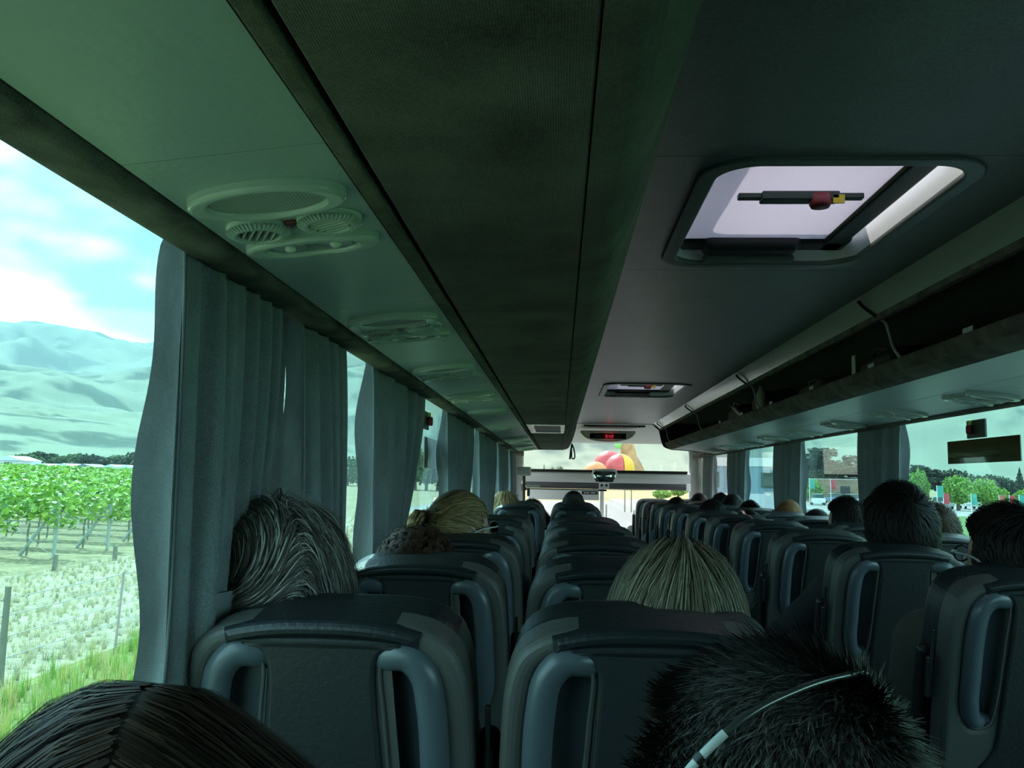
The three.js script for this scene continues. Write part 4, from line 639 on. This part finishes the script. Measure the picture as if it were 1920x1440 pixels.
  part('tassel', tube([[0, 0.0, 0], [-0.012, -0.06, 0], [-0.02, -0.15, 0]], 0.011, 14, 6), M.black, st);
  const po = thing('guide_post', 'dark post with a pale box on top, front left by the windscreen', 'post', null, [-1.06, 0, -10.6]);
  part('post', new THREE.CylinderGeometry(0.02, 0.02, 1.4, 14).translate(0, 0.7, 0), M.black, po); part('collar', new THREE.CylinderGeometry(0.033, 0.033, 0.08, 14).translate(0, 1.25, 0), M.black, po);
  part('box', rbox(-0.085, 0.085, 1.385, 1.495, -0.06, 0.06, 0.02), M.white, po); part('tray', rbox(0.02, 0.2, 1.245, 1.275, -0.05, 0.05, 0.01), M.unit, po); part('handset', rbox(0.04, 0.075, 1.14, 1.24, -0.02, 0.02, 0.01), M.black, po);
  single('dashboard', 'grey dashboard below the windscreen', 'dashboard', merge([rbox(-1.19, 1.19, 0.0, 0.7, -11.9, -11.35, 0.08, 4), rbox(0.25, 0.95, 0.6, 0.78, -11.7, -11.3, 0.06, 4)]), M.dash);
  single('stair_partition', 'teal grey low partition between the left seats and the stairwell', 'partition', rbox(-0.72, -0.24, 0, 1.0, -5.98, -5.94, 0.015), M.partition);
}

// ---------------------------------------------------------------- the land outside; the road lies 1.2 m below the coach floor
const GY = -1.2;
const natural = (name, c, perM, more = {}) => std(name, c, 0.95, { map: rep(T.ground, perM), bumpMap: rep(T.ground, perM * 3), bumpScale: 0.04, ...more });
const G = {
  straw: natural('yellow stubble field', [0.42, 0.35, 0.12], 0.05), dry: natural('dry pasture', [0.3, 0.27, 0.12], 0.03), verge: natural('green yellow verge', [0.32, 0.34, 0.1], 0.25), paddock: natural('pale stubble', [0.52, 0.46, 0.3], 0.35), vine: natural('straw between the vines', [0.34, 0.3, 0.15], 0.2),
  road: natural('pale chip seal', [0.16, 0.16, 0.157], 0.5, { roughness: 0.5 }), lawn: natural('mown lawn', [0.085, 0.2, 0.03], 0.15), yard: natural('pale gravel', [0.36, 0.36, 0.33], 0.2), tan: natural('tan wall', [0.36, 0.26, 0.18], 0.12),
};
const slab = (name, x0, x1, z0, z1, top, mat, label) => struct(name, metric(box(x0, x1, top - 0.3, top, z0, z1)), mat, label);
slab('ground', -900, 900, -900, 300, GY - 0.06, G.dry, 'dry pasture of the valley floor');
slab('road', -2.3, 6.5, -112, 60, GY, G.road, 'pale road ahead of the coach');
slab('side_road', -140, -2.3, -112, -67, GY - 0.02, G.yard, 'pale side road crossing ahead on the left');
slab('verge_left', -7.1, -2.3, -67, 40, GY - 0.01, G.verge, 'green and yellow grass verge');
slab('paddock', -14, -7.1, -67, 40, GY - 0.015, G.paddock, 'pale stubble strip beside the vineyard');
slab('lawn_right', 6.5, 70, -82, 30, GY - 0.02, G.lawn, 'green lawn on the right');
slab('car_park', 6.5, 120, -135, -82, GY - 0.02, G.yard, 'pale car park on the right');
slab('field_front', -60, 60, -420, -138, GY - 0.03, G.straw, 'yellow field beyond the end of the road');

// grass tufts on the verge and stubble, leaves of the vines: real blades, too many to count
function scatter(name, geo, mat, n, seed, place, parent, colors) {
  const m = new THREE.InstancedMesh(geo, mat, n), q = new THREE.Object3D(), R = rng(seed), c = new THREE.Color(); m.name = name; m.castShadow = m.receiveShadow = true; m.userData = { kind: 'stuff' };
  for (let i = 0; i < n; i++) { place(q, R, i); q.updateMatrix(); m.setMatrixAt(i, q.matrix); const k = colors[(R() * colors.length) | 0], t = 0.75 + 0.5 * R(); m.setColorAt(i, c.setRGB(k[0] * t, k[1] * t, k[2] * t)); }
  parent.add(m); return m;
}
const blades = (() => { const R = rng(5), pos = [], idx = []; for (let i = 0; i < 9; i++) { const a = R() * 6.28, r = 0.03 * R(), h = 0.14 + 0.16 * R(), x = Math.cos(a) * r, z = Math.sin(a) * r, b = pos.length / 3, lx = Math.cos(a) * 0.09 * R(), lz = Math.sin(a) * 0.09 * R(), w = 0.006; pos.push(x - w * Math.sin(a), 0, z + w * Math.cos(a), x + w * Math.sin(a), 0, z - w * Math.cos(a), x + lx, h, z + lz); idx.push(b, b + 1, b + 2); } const g = new THREE.BufferGeometry(); g.setAttribute('position', new THREE.Float32BufferAttribute(pos, 3)); g.setIndex(idx); g.computeVertexNormals(); return g; })();
M.blade = phy('grass blades', [1, 1, 1], 0.9, { transmission: 0.35, thickness: 0 });
{
  const a = scatter('grass', blades, M.blade, 9000, 7, (q, R) => { q.position.set(-2.5 - 4.4 * R(), GY - 0.01, 2 - 40 * R() * R()); q.rotation.set(0, R() * 6.28, 0); q.scale.setScalar(0.5 + 0.9 * R()); }, scene, [[0.18, 0.34, 0.045], [0.3, 0.4, 0.08], [0.48, 0.42, 0.15]]);
  a.userData.label = 'green and yellow grass tufts on the verge'; a.userData.category = 'grass';
  const b = scatter('stubble', blades, M.blade, 7000, 8, (q, R) => { q.position.set(-7.2 - 6.6 * R(), GY - 0.015, -3 - 60 * R() * R()); q.rotation.set(0, R() * 6.28, 0); q.scale.set(1, 0.35 + 0.3 * R(), 1); }, scene, [[0.48, 0.43, 0.25], [0.34, 0.34, 0.18], [0.56, 0.5, 0.34]]);
  b.userData.label = 'short pale stubble between the fence and the vines'; b.userData.category = 'stubble';
}
// ---------------------------------------------------------------- wire fence
M.post = std('weathered post', [0.2, 0.2, 0.15], 0.9); M.postPink = std('pinkish steel post', [0.5, 0.38, 0.36], 0.7); M.wire = std('fence wire', [0.4, 0.42, 0.4], 0.5, { metalness: 0.5 }); M.timber = std('grey green treated post', [0.34, 0.4, 0.34], 0.85);
{
  const o = thing('wire_fence', 'wire fence with thin posts between the verge and the stubble', 'fence', null, [-7.25, GY, -8]);
  const steel = merge([box(-0.02, 0.02, 0, 1.05, -0.004, 0.004), box(-0.004, 0.004, 0, 1.05, -0.02, 0.02)]), wood = new THREE.CylinderGeometry(0.035, 0.045, 1.15, 9).translate(0, 0.575, 0);
  for (let i = -2; i < 22; i++) { const p = part('post', i % 4 === 1 ? wood : steel, i % 4 === 1 ? M.post : M.postPink, o); p.position.set(0.04 * Math.sin(i * 3), 0, -i * 2.75 + 0.5); p.rotation.z = 0.05 * Math.sin(i * 5 + 1); }
  for (const y of [0.3, 0.55, 0.8, 1.0]) part('wire', new THREE.CylinderGeometry(0.006, 0.006, 72, 5).rotateX(Math.PI / 2).translate(0, y, -26), M.wire, o);
}
// ---------------------------------------------------------------- vineyard: rows end on to the road, the ground rising gently behind
const rise = (x) => 0.021 * Math.max(0, -x - 14);
{
  const g = new THREE.PlaneGeometry(360, 420, 1, 1).rotateX(-Math.PI / 2).translate(-180, 0, -120), p = g.attributes.position; for (let i = 0; i < p.count; i++) { const x = p.getX(i); p.setY(i, 0.021 * -x); }
  g.computeVertexNormals(); const m = struct('vineyard_ground', metric(g), G.vine, 'straw coloured ground under the vines'); m.position.set(-14, GY - 0.02, 83 - 83 - 0); m.position.z = -20;
}
const leaf = (() => { const g = new THREE.BufferGeometry(); g.setAttribute('position', new THREE.Float32BufferAttribute([0, 0, -0.5, 0.42, 0.12, -0.12, 0.3, 0.05, 0.42, 0, -0.03, 0.3, -0.3, 0.05, 0.42, -0.42, 0.12, -0.12], 3)); g.setIndex([0, 3, 1, 1, 3, 2, 0, 5, 3, 5, 4, 3]); g.computeVertexNormals(); return g; })();
M.leaf = phy('vine leaf', [1, 1, 1], 0.6, { transmission: 0.35, thickness: 0 });
const LEAFC = [[0.2, 0.38, 0.04], [0.3, 0.5, 0.06], [0.13, 0.29, 0.035], [0.4, 0.56, 0.1]];
{
  const wireG = new THREE.CylinderGeometry(0.008, 0.008, 1, 5).rotateZ(Math.PI / 2), trunkG = tube([[0, 0, 0], [0.03, 0.3, 0.02], [-0.02, 0.65, 0], [0.02, 0.95, 0.01]], 0.03, 8, 6), postG = new THREE.CylinderGeometry(0.055, 0.055, 1.6, 9).translate(0, 0.8, 0), pegG = new THREE.CylinderGeometry(0.06, 0.07, 0.4, 9).translate(0, 0.2, 0), strutG = new THREE.CylinderGeometry(0.05, 0.055, 1.75, 9).translate(0, 0.875, 0).rotateZ(-0.6);
  const ord = (i) => ['nearest', 'second', 'third', 'fourth', 'fifth', 'sixth', 'seventh', 'eighth'][i] ?? `${i + 1}th`;
  for (let i = 0; i < 46; i++) {
    const d = 13 + i * 3.05, z = -d, x0 = d > 44 ? -Math.max(15.4, 0.36 * d) : -15.4, len = Math.max(9, d * 0.72 + x0 + 6), o = thing('vine_row', `${ord(i)} green vine row from the coach, end on to the road`, 'vine row', 'rows of the vineyard', [x0, GY + rise(x0), z]);
    o.rotation.z = -Math.atan(0.021);
    const big = d < 40 ? 0.17 : d < 75 ? 0.26 : 0.42, n = Math.min(3800, Math.round(len * (d < 40 ? 170 : d < 75 ? 80 : 34)));
    scatter('foliage', leaf, M.leaf, n, 100 + i, (q, R) => { const u = R() * 6.28, r = Math.sqrt(0.25 + 0.75 * R()), lx = -R() * len + 0.5; q.position.set(lx, 1.45 + 0.12 * Math.sin(lx * 2.1 + i) + 0.5 * r * Math.sin(u) + 0.12 * (R() - 0.5), 0.48 * r * Math.cos(u) * (0.8 + 0.3 * Math.sin(lx * 3 + i * 2))); q.rotation.set((R() - 0.5) * 1.9, R() * 6.28, (R() - 0.5) * 1.9); q.scale.setScalar(big * (0.7 + 0.6 * R())); }, o, LEAFC);
    if (d > 70) continue;
    part('end_strut', strutG, M.timber, o).position.set(-1.5 + 0.3, 0, 0); part('end_post', postG, M.timber, o).position.set(-0.15, 0, 0.02); part('anchor_peg', pegG, M.post, o).position.set(1.7, 0, 0);
    for (let k = 0; k < Math.min(6, len / 1.6); k++) part('trunk', trunkG, M.post, o).position.set(-1.0 - k * 1.55, 0, 0);
    for (const y of [0.45, 0.75, 1.0]) { const w = part('wire', wireG, M.wire, o); w.scale.x = len; w.position.set(-len / 2, y, 0); }
    part('stay_wire', tube([[1.7, 0.3, 0], [-0.15, 1.45, 0]], 0.008, 2, 5), M.wire, o);
  }
}
// ---------------------------------------------------------------- trees
const leafy = (seed, rx, ry, n, squash, top) => (q, R) => { const u = R() * 6.28, v = Math.acos(2 * R() - 1), r = Math.pow(0.3 + 0.7 * R(), 0.6), lump = 1 + 0.22 * Math.sin(u * 3 + seed) * Math.sin(v * 4 + seed); q.position.set(rx * r * lump * Math.sin(v) * Math.cos(u), top + ry * r * lump * Math.cos(v), rx * r * lump * Math.sin(v) * Math.sin(u)); q.rotation.set(R() * 6.28, R() * 6.28, R() * 6.28); q.scale.setScalar(squash * (0.7 + 0.6 * R())); };
M.treeLeaf = phy('tree leaves', [1, 1, 1], 0.8, { transmission: 0.25, thickness: 0 }); M.bark = std('bark', [0.09, 0.07, 0.05], 0.9);
const TONE = { bright: [[0.17, 0.34, 0.04], [0.24, 0.4, 0.06], [0.11, 0.25, 0.03]], dark: [[0.035, 0.06, 0.03], [0.05, 0.085, 0.04], [0.025, 0.045, 0.025]], mid: [[0.08, 0.14, 0.05], [0.11, 0.18, 0.06], [0.06, 0.11, 0.045]] };
function tree(label, x, z, h, w, tone, kind, seed, group, y = GY) {
  const o = thing(kind === 'cone' ? 'conifer' : 'tree', label, 'tree', group, [x, y, z]), n = 2200;
  part('trunk', new THREE.CylinderGeometry(w * 0.04, w * 0.07, h * 0.6, 8).translate(0, h * 0.3, 0), M.bark, o);
  if (kind === 'cone') scatter('foliage', leaf, M.treeLeaf, n, seed, (q, R) => { const t = Math.pow(R(), 1.4), u = R() * 6.28, tier = 0.75 + 0.35 * ((t * 9) % 1 < 0.5 ? 1 : 0.4), r = w * 0.5 * (1 - t) * tier * Math.sqrt(R()); q.position.set(r * Math.cos(u), h * (0.08 + 0.92 * t), r * Math.sin(u)); q.rotation.set(R() * 2, R() * 6.28, R() * 2); q.scale.setScalar(w * 0.1 * (1.1 - 0.6 * t)); }, o, TONE[tone]);
  else if (kind === 'pine') scatter('foliage', leaf, M.treeLeaf, n, seed, (q, R) => { const k = (R() * 7) | 0, a = k * 2.4 + seed, cx = Math.cos(a) * w * 0.26, cz = Math.sin(a) * w * 0.26, cy = h * (0.4 + 0.08 * k), u = R() * 6.28, r = w * 0.3 * Math.sqrt(R()); q.position.set(cx + r * Math.cos(u), cy + h * 0.13 * (R() - 0.4), cz + r * Math.sin(u)); q.rotation.set(R() - 0.5, R() * 6.28, R() - 0.5); q.scale.setScalar(w * 0.085 * (0.6 + R())); }, o, TONE[tone]);
  else scatter('foliage', leaf, M.treeLeaf, n, seed, leafy(seed, w / 2, h * 0.4, n, w * 0.085, h * 0.6), o, TONE[tone]);
  return o;
}
// a point on the ground plane that is seen at depth d, X metres to the right of the camera
const ahead = (px, d) => -0.62 + (px - 1050) / 1620 * d;
{
  const D = 'dark pines behind the car park', B = 'bright green young trees by the car park';
  [[1492, 165, 8, 6, 'pine'], [1518, 160, 9.5, 8, 'pine'], [1545, 170, 6.5, 5, 'pine'], [1580, 165, 7.5, 7, 'pine'], [1608, 162, 8.5, 8, 'pine']].forEach(([px, d, h, w, k], i) => tree(`${['first', 'second', 'third', 'fourth', 'fifth'][i]} dark pine from the left, beyond the tan wall on the right`, ahead(px, d), -d, h, w, 'dark', k, 300 + i, D));
  [[1694, 160, 6.8, 4, 'pine'], [1713, 160, 6.4, 5, 'pine'], [1738, 158, 6, 5, 'pine'], [1765, 160, 5.8, 6, 'round'], [1800, 165, 4.8, 6, 'round'], [1828, 162, 5, 6, 'round'], [1880, 160, 6.4, 3.2, 'cone'], [1910, 168, 4.4, 5, 'round'], [1852, 170, 4.4, 5, 'round']].forEach(([px, d, h, w, k], i) => tree(`${['first', 'second', 'third', 'fourth', 'fifth', 'sixth', 'tall pointed seventh', 'eighth', 'ninth'][i]} dark tree from the left behind the bright young trees`, ahead(px, d), -d, h, w, 'dark', k, 320 + i, D));
  [[1703, 105, 4.6, 2.2], [1770, 103, 3.9, 3.4], [1815, 106, 3.6, 3.2], [1843, 107, 2.6, 2.6], [1905, 108, 2.8, 2.8], [1884, 112, 2.4, 2.2], [1508, 125, 3.4, 3.2]].forEach(([px, d, h, w], i) => tree(`${['tall narrow', 'largest round', 'second round', 'small low', 'rightmost', 'small round', 'far left'][i]} bright green young tree by the car park`, ahead(px, d), -d, h, w, 'bright', 'round', 340 + i, B));
  // left, beyond the crossing and behind the vines
  [[628, 190, 7.5, 6], [650, 195, 7, 5.5], [672, 185, 6.5, 6], [752, 170, 7, 6], [778, 165, 8, 6], [800, 168, 7.5, 5], [822, 172, 7, 6]].forEach(([px, d, h, w], i) => tree(`${['first', 'second', 'third', 'fourth', 'fifth', 'sixth', 'seventh'][i]} dark tree from the left beyond the side road`, ahead(px, d), -d, h, w, i % 2 ? 'dark' : 'mid', 'round', 360 + i, 'trees beyond the side road'));
  for (let i = 0; i < 22; i++) { const px = 12 + i * 11.4, d = 290 + 12 * Math.sin(i * 4.1), x = ahead(px, d), h = 4 + 1.6 * Math.sin(i * 2.7) + (i === 20 ? 4 : 0); tree(i === 20 ? 'dark tallest tree in the row behind the vineyard, next to the curtain' : 'low green tree in the row behind the vineyard', x, -d, h, 9, i === 20 ? 'dark' : i % 3 ? 'mid' : 'dark', 'round', 400 + i, 'tree row behind the vineyard', GY + rise(x)); }
  [[1020, 330, 9, 2.4, 'cone'], [1036, 335, 8, 2.4, 'round'], [1050, 340, 8, 4, 'round'], [1238, 128, 1.5, 2.6, 'round'], [1268, 150, 2.2, 3, 'round']].forEach(([px, d, h, w, k], i) => tree(`${['pointed', 'left', 'right', 'low bright', 'second low'][i]} ${i < 3 ? 'tree above the left of the windscreen crossbar' : 'bush ahead by the road'}`, ahead(px, d), -d, h, w, i < 3 ? 'mid' : 'bright', k, 440 + i, 'trees ahead'));
}
// far sheds behind the vineyard
M.shed = std('white shed', [0.55, 0.53, 0.52], 0.6); M.shedRoof = std('pale shed roof', [0.55, 0.66, 0.66], 0.5); M.dark = std('dark opening', [0.03, 0.035, 0.04], 0.8);
[[4, 222, 8, 3.4], [72, 226, 4, 1.9], [112, 228, 5, 2.1], [152, 222, 5, 2.2], [203, 228, 5, 2.3], [234, 220, 6, 2.3]].forEach(([px, d, w, h], i) => {
  const x = ahead(px, d), o = thing('shed', `${['large white', 'first small', 'second small', 'green roofed', 'pinkish white', 'long low'][i]} shed behind the vineyard`, 'shed', 'sheds behind the vineyard', [x, GY + rise(x), -d]);
  part('walls', box(-w / 2, w / 2, 0, h * 0.75, -4, 4), M.shed, o); part('roof', extr(shapeOf([[-w / 2 - 0.3, h * 0.75], [w / 2 + 0.3, h * 0.75], [0, h * 1.1]]), 8.6).translate(0, 0, -4.3), i === 3 ? M.partition : M.shedRoof, o); part('door', box(-1.0, 1.0, 0, h * 0.6, 4, 4.05), M.dark, o);
});
// ---------------------------------------------------------------- flags, cars and the long wall on the right
M.flagTeal = phy('teal banner', [0.05, 0.3, 0.24], 0.8, { transmission: 0.2, thickness: 0 }); M.flagRed = phy('red banner', [0.42, 0.06, 0.07], 0.8, { transmission: 0.2, thickness: 0 }); M.pole = std('white pole', [0.7, 0.7, 0.7], 0.4);
[[1733, 95, 2.8, 1, 0], [1744, 99, 2.0, 0, 1], [1793, 98, 2.0, 1, 2], [1842, 100, 1.9, 0, 3], [1860, 100, 1.9, 0, 4], [1877, 100, 1.95, 1, 5], [1506, 112, 3.4, 1, 6], [1544, 112, 3.4, 0, 7], [1612, 110, 2.6, 1, 8], [636, 125, 4.6, 0, 9]].forEach(([px, d, h, teal, i]) => {
  const o = thing('banner_flag', `${['tallest teal', 'first red', 'second teal', 'second red', 'third red', 'third teal', 'far left teal', 'faded red', 'fourth teal', 'lone red'][i]} banner flag ${i < 9 ? 'on a pole by the car park' : 'seen through the left window'}`, 'flag', 'banner flags', [ahead(px, d), GY, -d]);
  part('pole', new THREE.CylinderGeometry(0.035, 0.045, h, 8).translate(0, h / 2, 0), M.pole, o);
  const g = new THREE.PlaneGeometry(0.6, 1.2, 8, 10), p = g.attributes.position; for (let k = 0; k < p.count; k++) p.setZ(k, 0.09 * Math.sin(p.getX(k) * 5 + p.getY(k) * 2 + i)); g.translate(0.34, h - 0.65, 0); g.computeVertexNormals(); part('banner', g, teal ? M.flagTeal : M.flagRed, o);
});
function car(label, x, z, turn, mat) {
  const o = thing('car', label, 'car', 'parked cars', [x, GY, z], turn), lo = [[-2.1, 0.35], [-2.15, 0.7], [-2.0, 0.92], [2.0, 0.85], [2.15, 0.6], [2.1, 0.35]], up = [[-1.75, 0.9], [-1.35, 1.42], [0.55, 1.45], [1.25, 0.88]];
  part('body', extr(shapeOf(lo), 1.6, 0.08, 3).translate(0, 0, -0.8), mat, o); part('cabin', extr(shapeOf(up), 1.3, 0.08, 3).translate(0, 0, -0.65), M.darkGlass, o); part('roof', rbox(-1.3, 0.5, 1.42, 1.47, -0.62, 0.62, 0.02), mat, o);
  for (const a of [-1.35, 1.35]) for (const b of [-0.78, 0.78]) { const w = part('wheel', new THREE.CylinderGeometry(0.33, 0.33, 0.2, 18).rotateX(Math.PI / 2).translate(a, 0.33, b), M.rubber, o); part('hub', new THREE.CylinderGeometry(0.18, 0.18, 0.21, 12).rotateX(Math.PI / 2).translate(a, 0.33, b), M.silver, w); }
}
M.carWhite = phy('white car paint', [0.75, 0.76, 0.77], 0.25, { clearcoat: 1 }); M.carSilver = phy('silver car paint', [0.45, 0.47, 0.48], 0.25, { clearcoat: 1 }); M.carBlue = phy('blue car paint', [0.05, 0.16, 0.32], 0.25, { clearcoat: 1 });
['white car by the largest bright tree', 'silver car left of the bright trees', 'white car between the round bright trees', 'blue car below the low bright tree', 'silver car below the red banners', 'white car at the right end of the car park', 'white car below the far left teal banner', 'silver car in front of the tan wall', 'blue car far left in the car park'].forEach((l, i) => { const px = [1790, 1740, 1812, 1836, 1862, 1895, 1520, 1580, 1550][i], d = [112, 110, 122, 112, 124, 116, 118, 122, 130][i]; car(l, ahead(px, d), -d, 1.35 + 0.12 * (i % 3), [M.carWhite, M.carSilver, M.carWhite, M.carBlue, M.carSilver, M.carWhite, M.carWhite, M.carSilver, M.carBlue][i]); });
{
  const d = 145, o = thing('long_wall', 'long tan wall behind the car park on the right', 'wall', null, [ahead(1520, d), GY, -d], 0.05);
  part('face', metric(box(-10, 9.5, 0, 3.6, -0.4, 0.4)), G.tan, o); part('coping', metric(box(-10.1, 9.6, 3.6, 3.7, -0.5, 0.5)), M.shed, o); part('opening', box(3.6, 5.2, 0.9, 2.6, 0.38, 0.44), M.dark, o);
  const b = thing('roadside_building', 'blue grey building with a white band beyond the front right windows', 'building', null, [ahead(1410, 95), GY, -95], -0.25);
  part('walls', metric(box(-6, 3.5, 0, 5.2, -4, 4)), M.bluewall = std('blue grey cladding', [0.16, 0.24, 0.28], 0.7), b); part('band', box(-6.1, 3.6, 4.4, 5.3, -4.1, 4.1), M.shed, b); part('lower_band', box(-6.1, 3.6, 0, 1.6, -4.08, 4.08), M.shed, b);
  for (const x of [-4.5, -1.5, 1.5]) part('window', box(x - 0.9, x + 0.9, 2.2, 3.8, 4, 4.06), M.darkGlass, b);
}
// ---------------------------------------------------------------- giant fruit beside the road ahead
M.pear = std('pear paint', [0.52, 0.36, 0.13], 0.6, { map: rep(T.ground, 0.3) }); M.peach = std('peach paint', [0.38, 0.055, 0.06], 0.5); M.flesh = std('yellow paint', [0.5, 0.36, 0.01], 0.5); M.apricot = std('apricot paint', [0.45, 0.22, 0.08], 0.6); M.stalk = std('green paint', [0.16, 0.5, 0.12], 0.6);
{
  const d = 300, s = d / 1620, Y = (v) => 1.33 - v * s, at = (px) => ahead(px, d), grp = 'giant roadside fruit';
  const pear = thing('giant_pear', 'giant yellow pear standing among the roadside fruit', 'sculpture', grp, [at(1187), Y(10), -d - 6]);
  part('body', lathe(smoothLine([[0, -1.4], [0.9, -1.3], [1.75, -0.4], [1.9, 0.7], [1.75, 1.9], [1.4, 2.9], [1.05, 3.8], [0.95, 4.7], [0.75, 5.4], [0.3, 5.75], [0, 5.8]].map(([x, y]) => [Math.max(0, x) * 2.65, y * 2.6 + 1.5]), 40), 40).rotateZ(0.13), M.pear, pear);
  part('stalk', tube([[-2.1, 16, 0], [-2.4, 17, 0], [-2.2, 18, 0]], 0.3, 10, 8), M.bark, pear); part('leaf', new THREE.SphereGeometry(1.8, 16, 10).scale(1, 0.65, 0.15).translate(-4.6, 14.6, 0.6), M.stalk, pear);
  part('base', box(-2, 2, GY - Y(10), 0, -2, 2), M.shed, pear);
  const fruit = (name, label, px, v, r, z, split, mat) => {
    const o = thing(name, label, 'sculpture', grp, [at(px), Y(v), -d + z]), g = new THREE.SphereGeometry(r * s, 40, 28), p = g.attributes.position; for (let i = 0; i < p.count; i++) { const a = Math.atan2(p.getZ(i), p.getX(i) - 0.05), dent = 1 - 0.07 * Math.exp(-((a - 1.2) ** 2) * 18) * 1; p.setXYZ(i, p.getX(i) * dent, p.getY(i), p.getZ(i) * dent); } g.computeVertexNormals(); part('body', g, mat, o);
    if (split) part('yellow_side', new THREE.SphereGeometry(r * s * 1.006, 24, 28, Math.PI * 0.58, Math.PI * 0.42), M.flesh, o);
    part('stand', new THREE.CylinderGeometry(0.8, 1.0, Y(v) - GY, 14).translate(0, (GY - Y(v)) / 2, 0), M.shed, o);
  };
  fruit('giant_peach', 'giant red peach behind the half yellow one', 1140, -30, 28, 1, false, M.peach);
  fruit('giant_nectarine', 'giant half red, half yellow fruit in front of the pear', 1156, -24, 26, 13, true, M.peach);
  fruit('giant_apricot', 'giant orange apricot, lowest and leftmost of the roadside fruit', 1112, -13, 22, 18, false, M.apricot);
}
// roadside posts ahead
[[1136, 60, 1.0], [1170, 75, 2.4], [1182, 75, 2.4]].forEach(([px, d, h], i) => single('roadside_post', `${['short', 'left tall', 'right tall'][i]} grey post beside the road ahead`, 'post', new THREE.CylinderGeometry(0.05, 0.06, h, 8).translate(0, h / 2, 0), M.post, 'roadside posts', [ahead(px, d), GY, -d]));
// ---------------------------------------------------------------- hills: each a real relief with tussock and scrub
M.hill = std('hill cover', [1, 1, 1], 1, { vertexColors: true });
function hills(name, label, a0, a1, r0, r1, height, seed, light, dark, share, nu = 220, nv = 70) {
  const pos = [], col = [], idx = [];
  for (let j = 0; j <= nv; j++) for (let i = 0; i <= nu; i++) {
    const a = lerp(a0, a1, i / nu), t = j / nv, r = lerp(r0, r1, t), x = Math.sin(a) * r, z = -Math.cos(a) * r, sc = 6.5 / (r1 - r0);
    const n = fbm(x * sc + 31, z * sc + 17, 6, seed), ridge = 1 - Math.abs(2 * fbm(x * sc * 0.8 + 5, z * sc * 0.8 + 9, 5, seed + 7) - 1), h = height(a, t) * (0.35 + 0.5 * n + 0.45 * ridge) * Math.pow(Math.sin(Math.min(1, t * 1.25) * Math.PI / 2), 1.25);
    pos.push(x, GY - 4 + h, z); const m = fbm(x * sc * 4 + 3, z * sc * 4 + 8, 6, seed + 20), k = smooth(m + 0.25 * (0.5 - ridge), share, share + 0.07), f = 0.85 + 0.3 * fbm(x * sc * 14, z * sc * 14, 3, seed + 30);
    for (let c = 0; c < 3; c++) col.push(lerp(light[c], dark[c], k) * f);
    if (i < nu && j < nv) { const p = j * (nu + 1) + i; idx.push(p, p + 1, p + nu + 1, p + 1, p + nu + 2, p + nu + 1); }
  }
  const g = new THREE.BufferGeometry(); g.setAttribute('position', new THREE.Float32BufferAttribute(pos, 3)); g.setAttribute('color', new THREE.Float32BufferAttribute(col, 3)); g.setIndex(idx); g.computeVertexNormals(); struct(name, g, M.hill, label);
}
const TUSSOCK = [0.175, 0.2, 0.135], SCRUB = [0.045, 0.075, 0.052]; // the same cover on every range
hills('foothills', 'pale straw and green foothills round the valley', -1.3, 1.3, 520, 1700, (a) => lerp(95, 14, smooth(a, -0.4, -0.08)), 51, TUSSOCK, SCRUB, 0.47, 360, 110);
hills('hill_range', 'scrub covered hills above the foothills', -1.3, 1.3, 1500, 4200, (a) => lerp(360, 860, smooth(a, -0.45, 0.1)), 63, TUSSOCK, SCRUB, 0.45, 360, 110);
hills('mountains', 'far mountains on the skyline', -1.3, 1.3, 3800, 9000, (a) => lerp(1050, 1900, smooth(a, -0.5, 0.2)), 77, TUSSOCK, SCRUB, 0.45, 220, 60);

renderer.render(scene, camera);
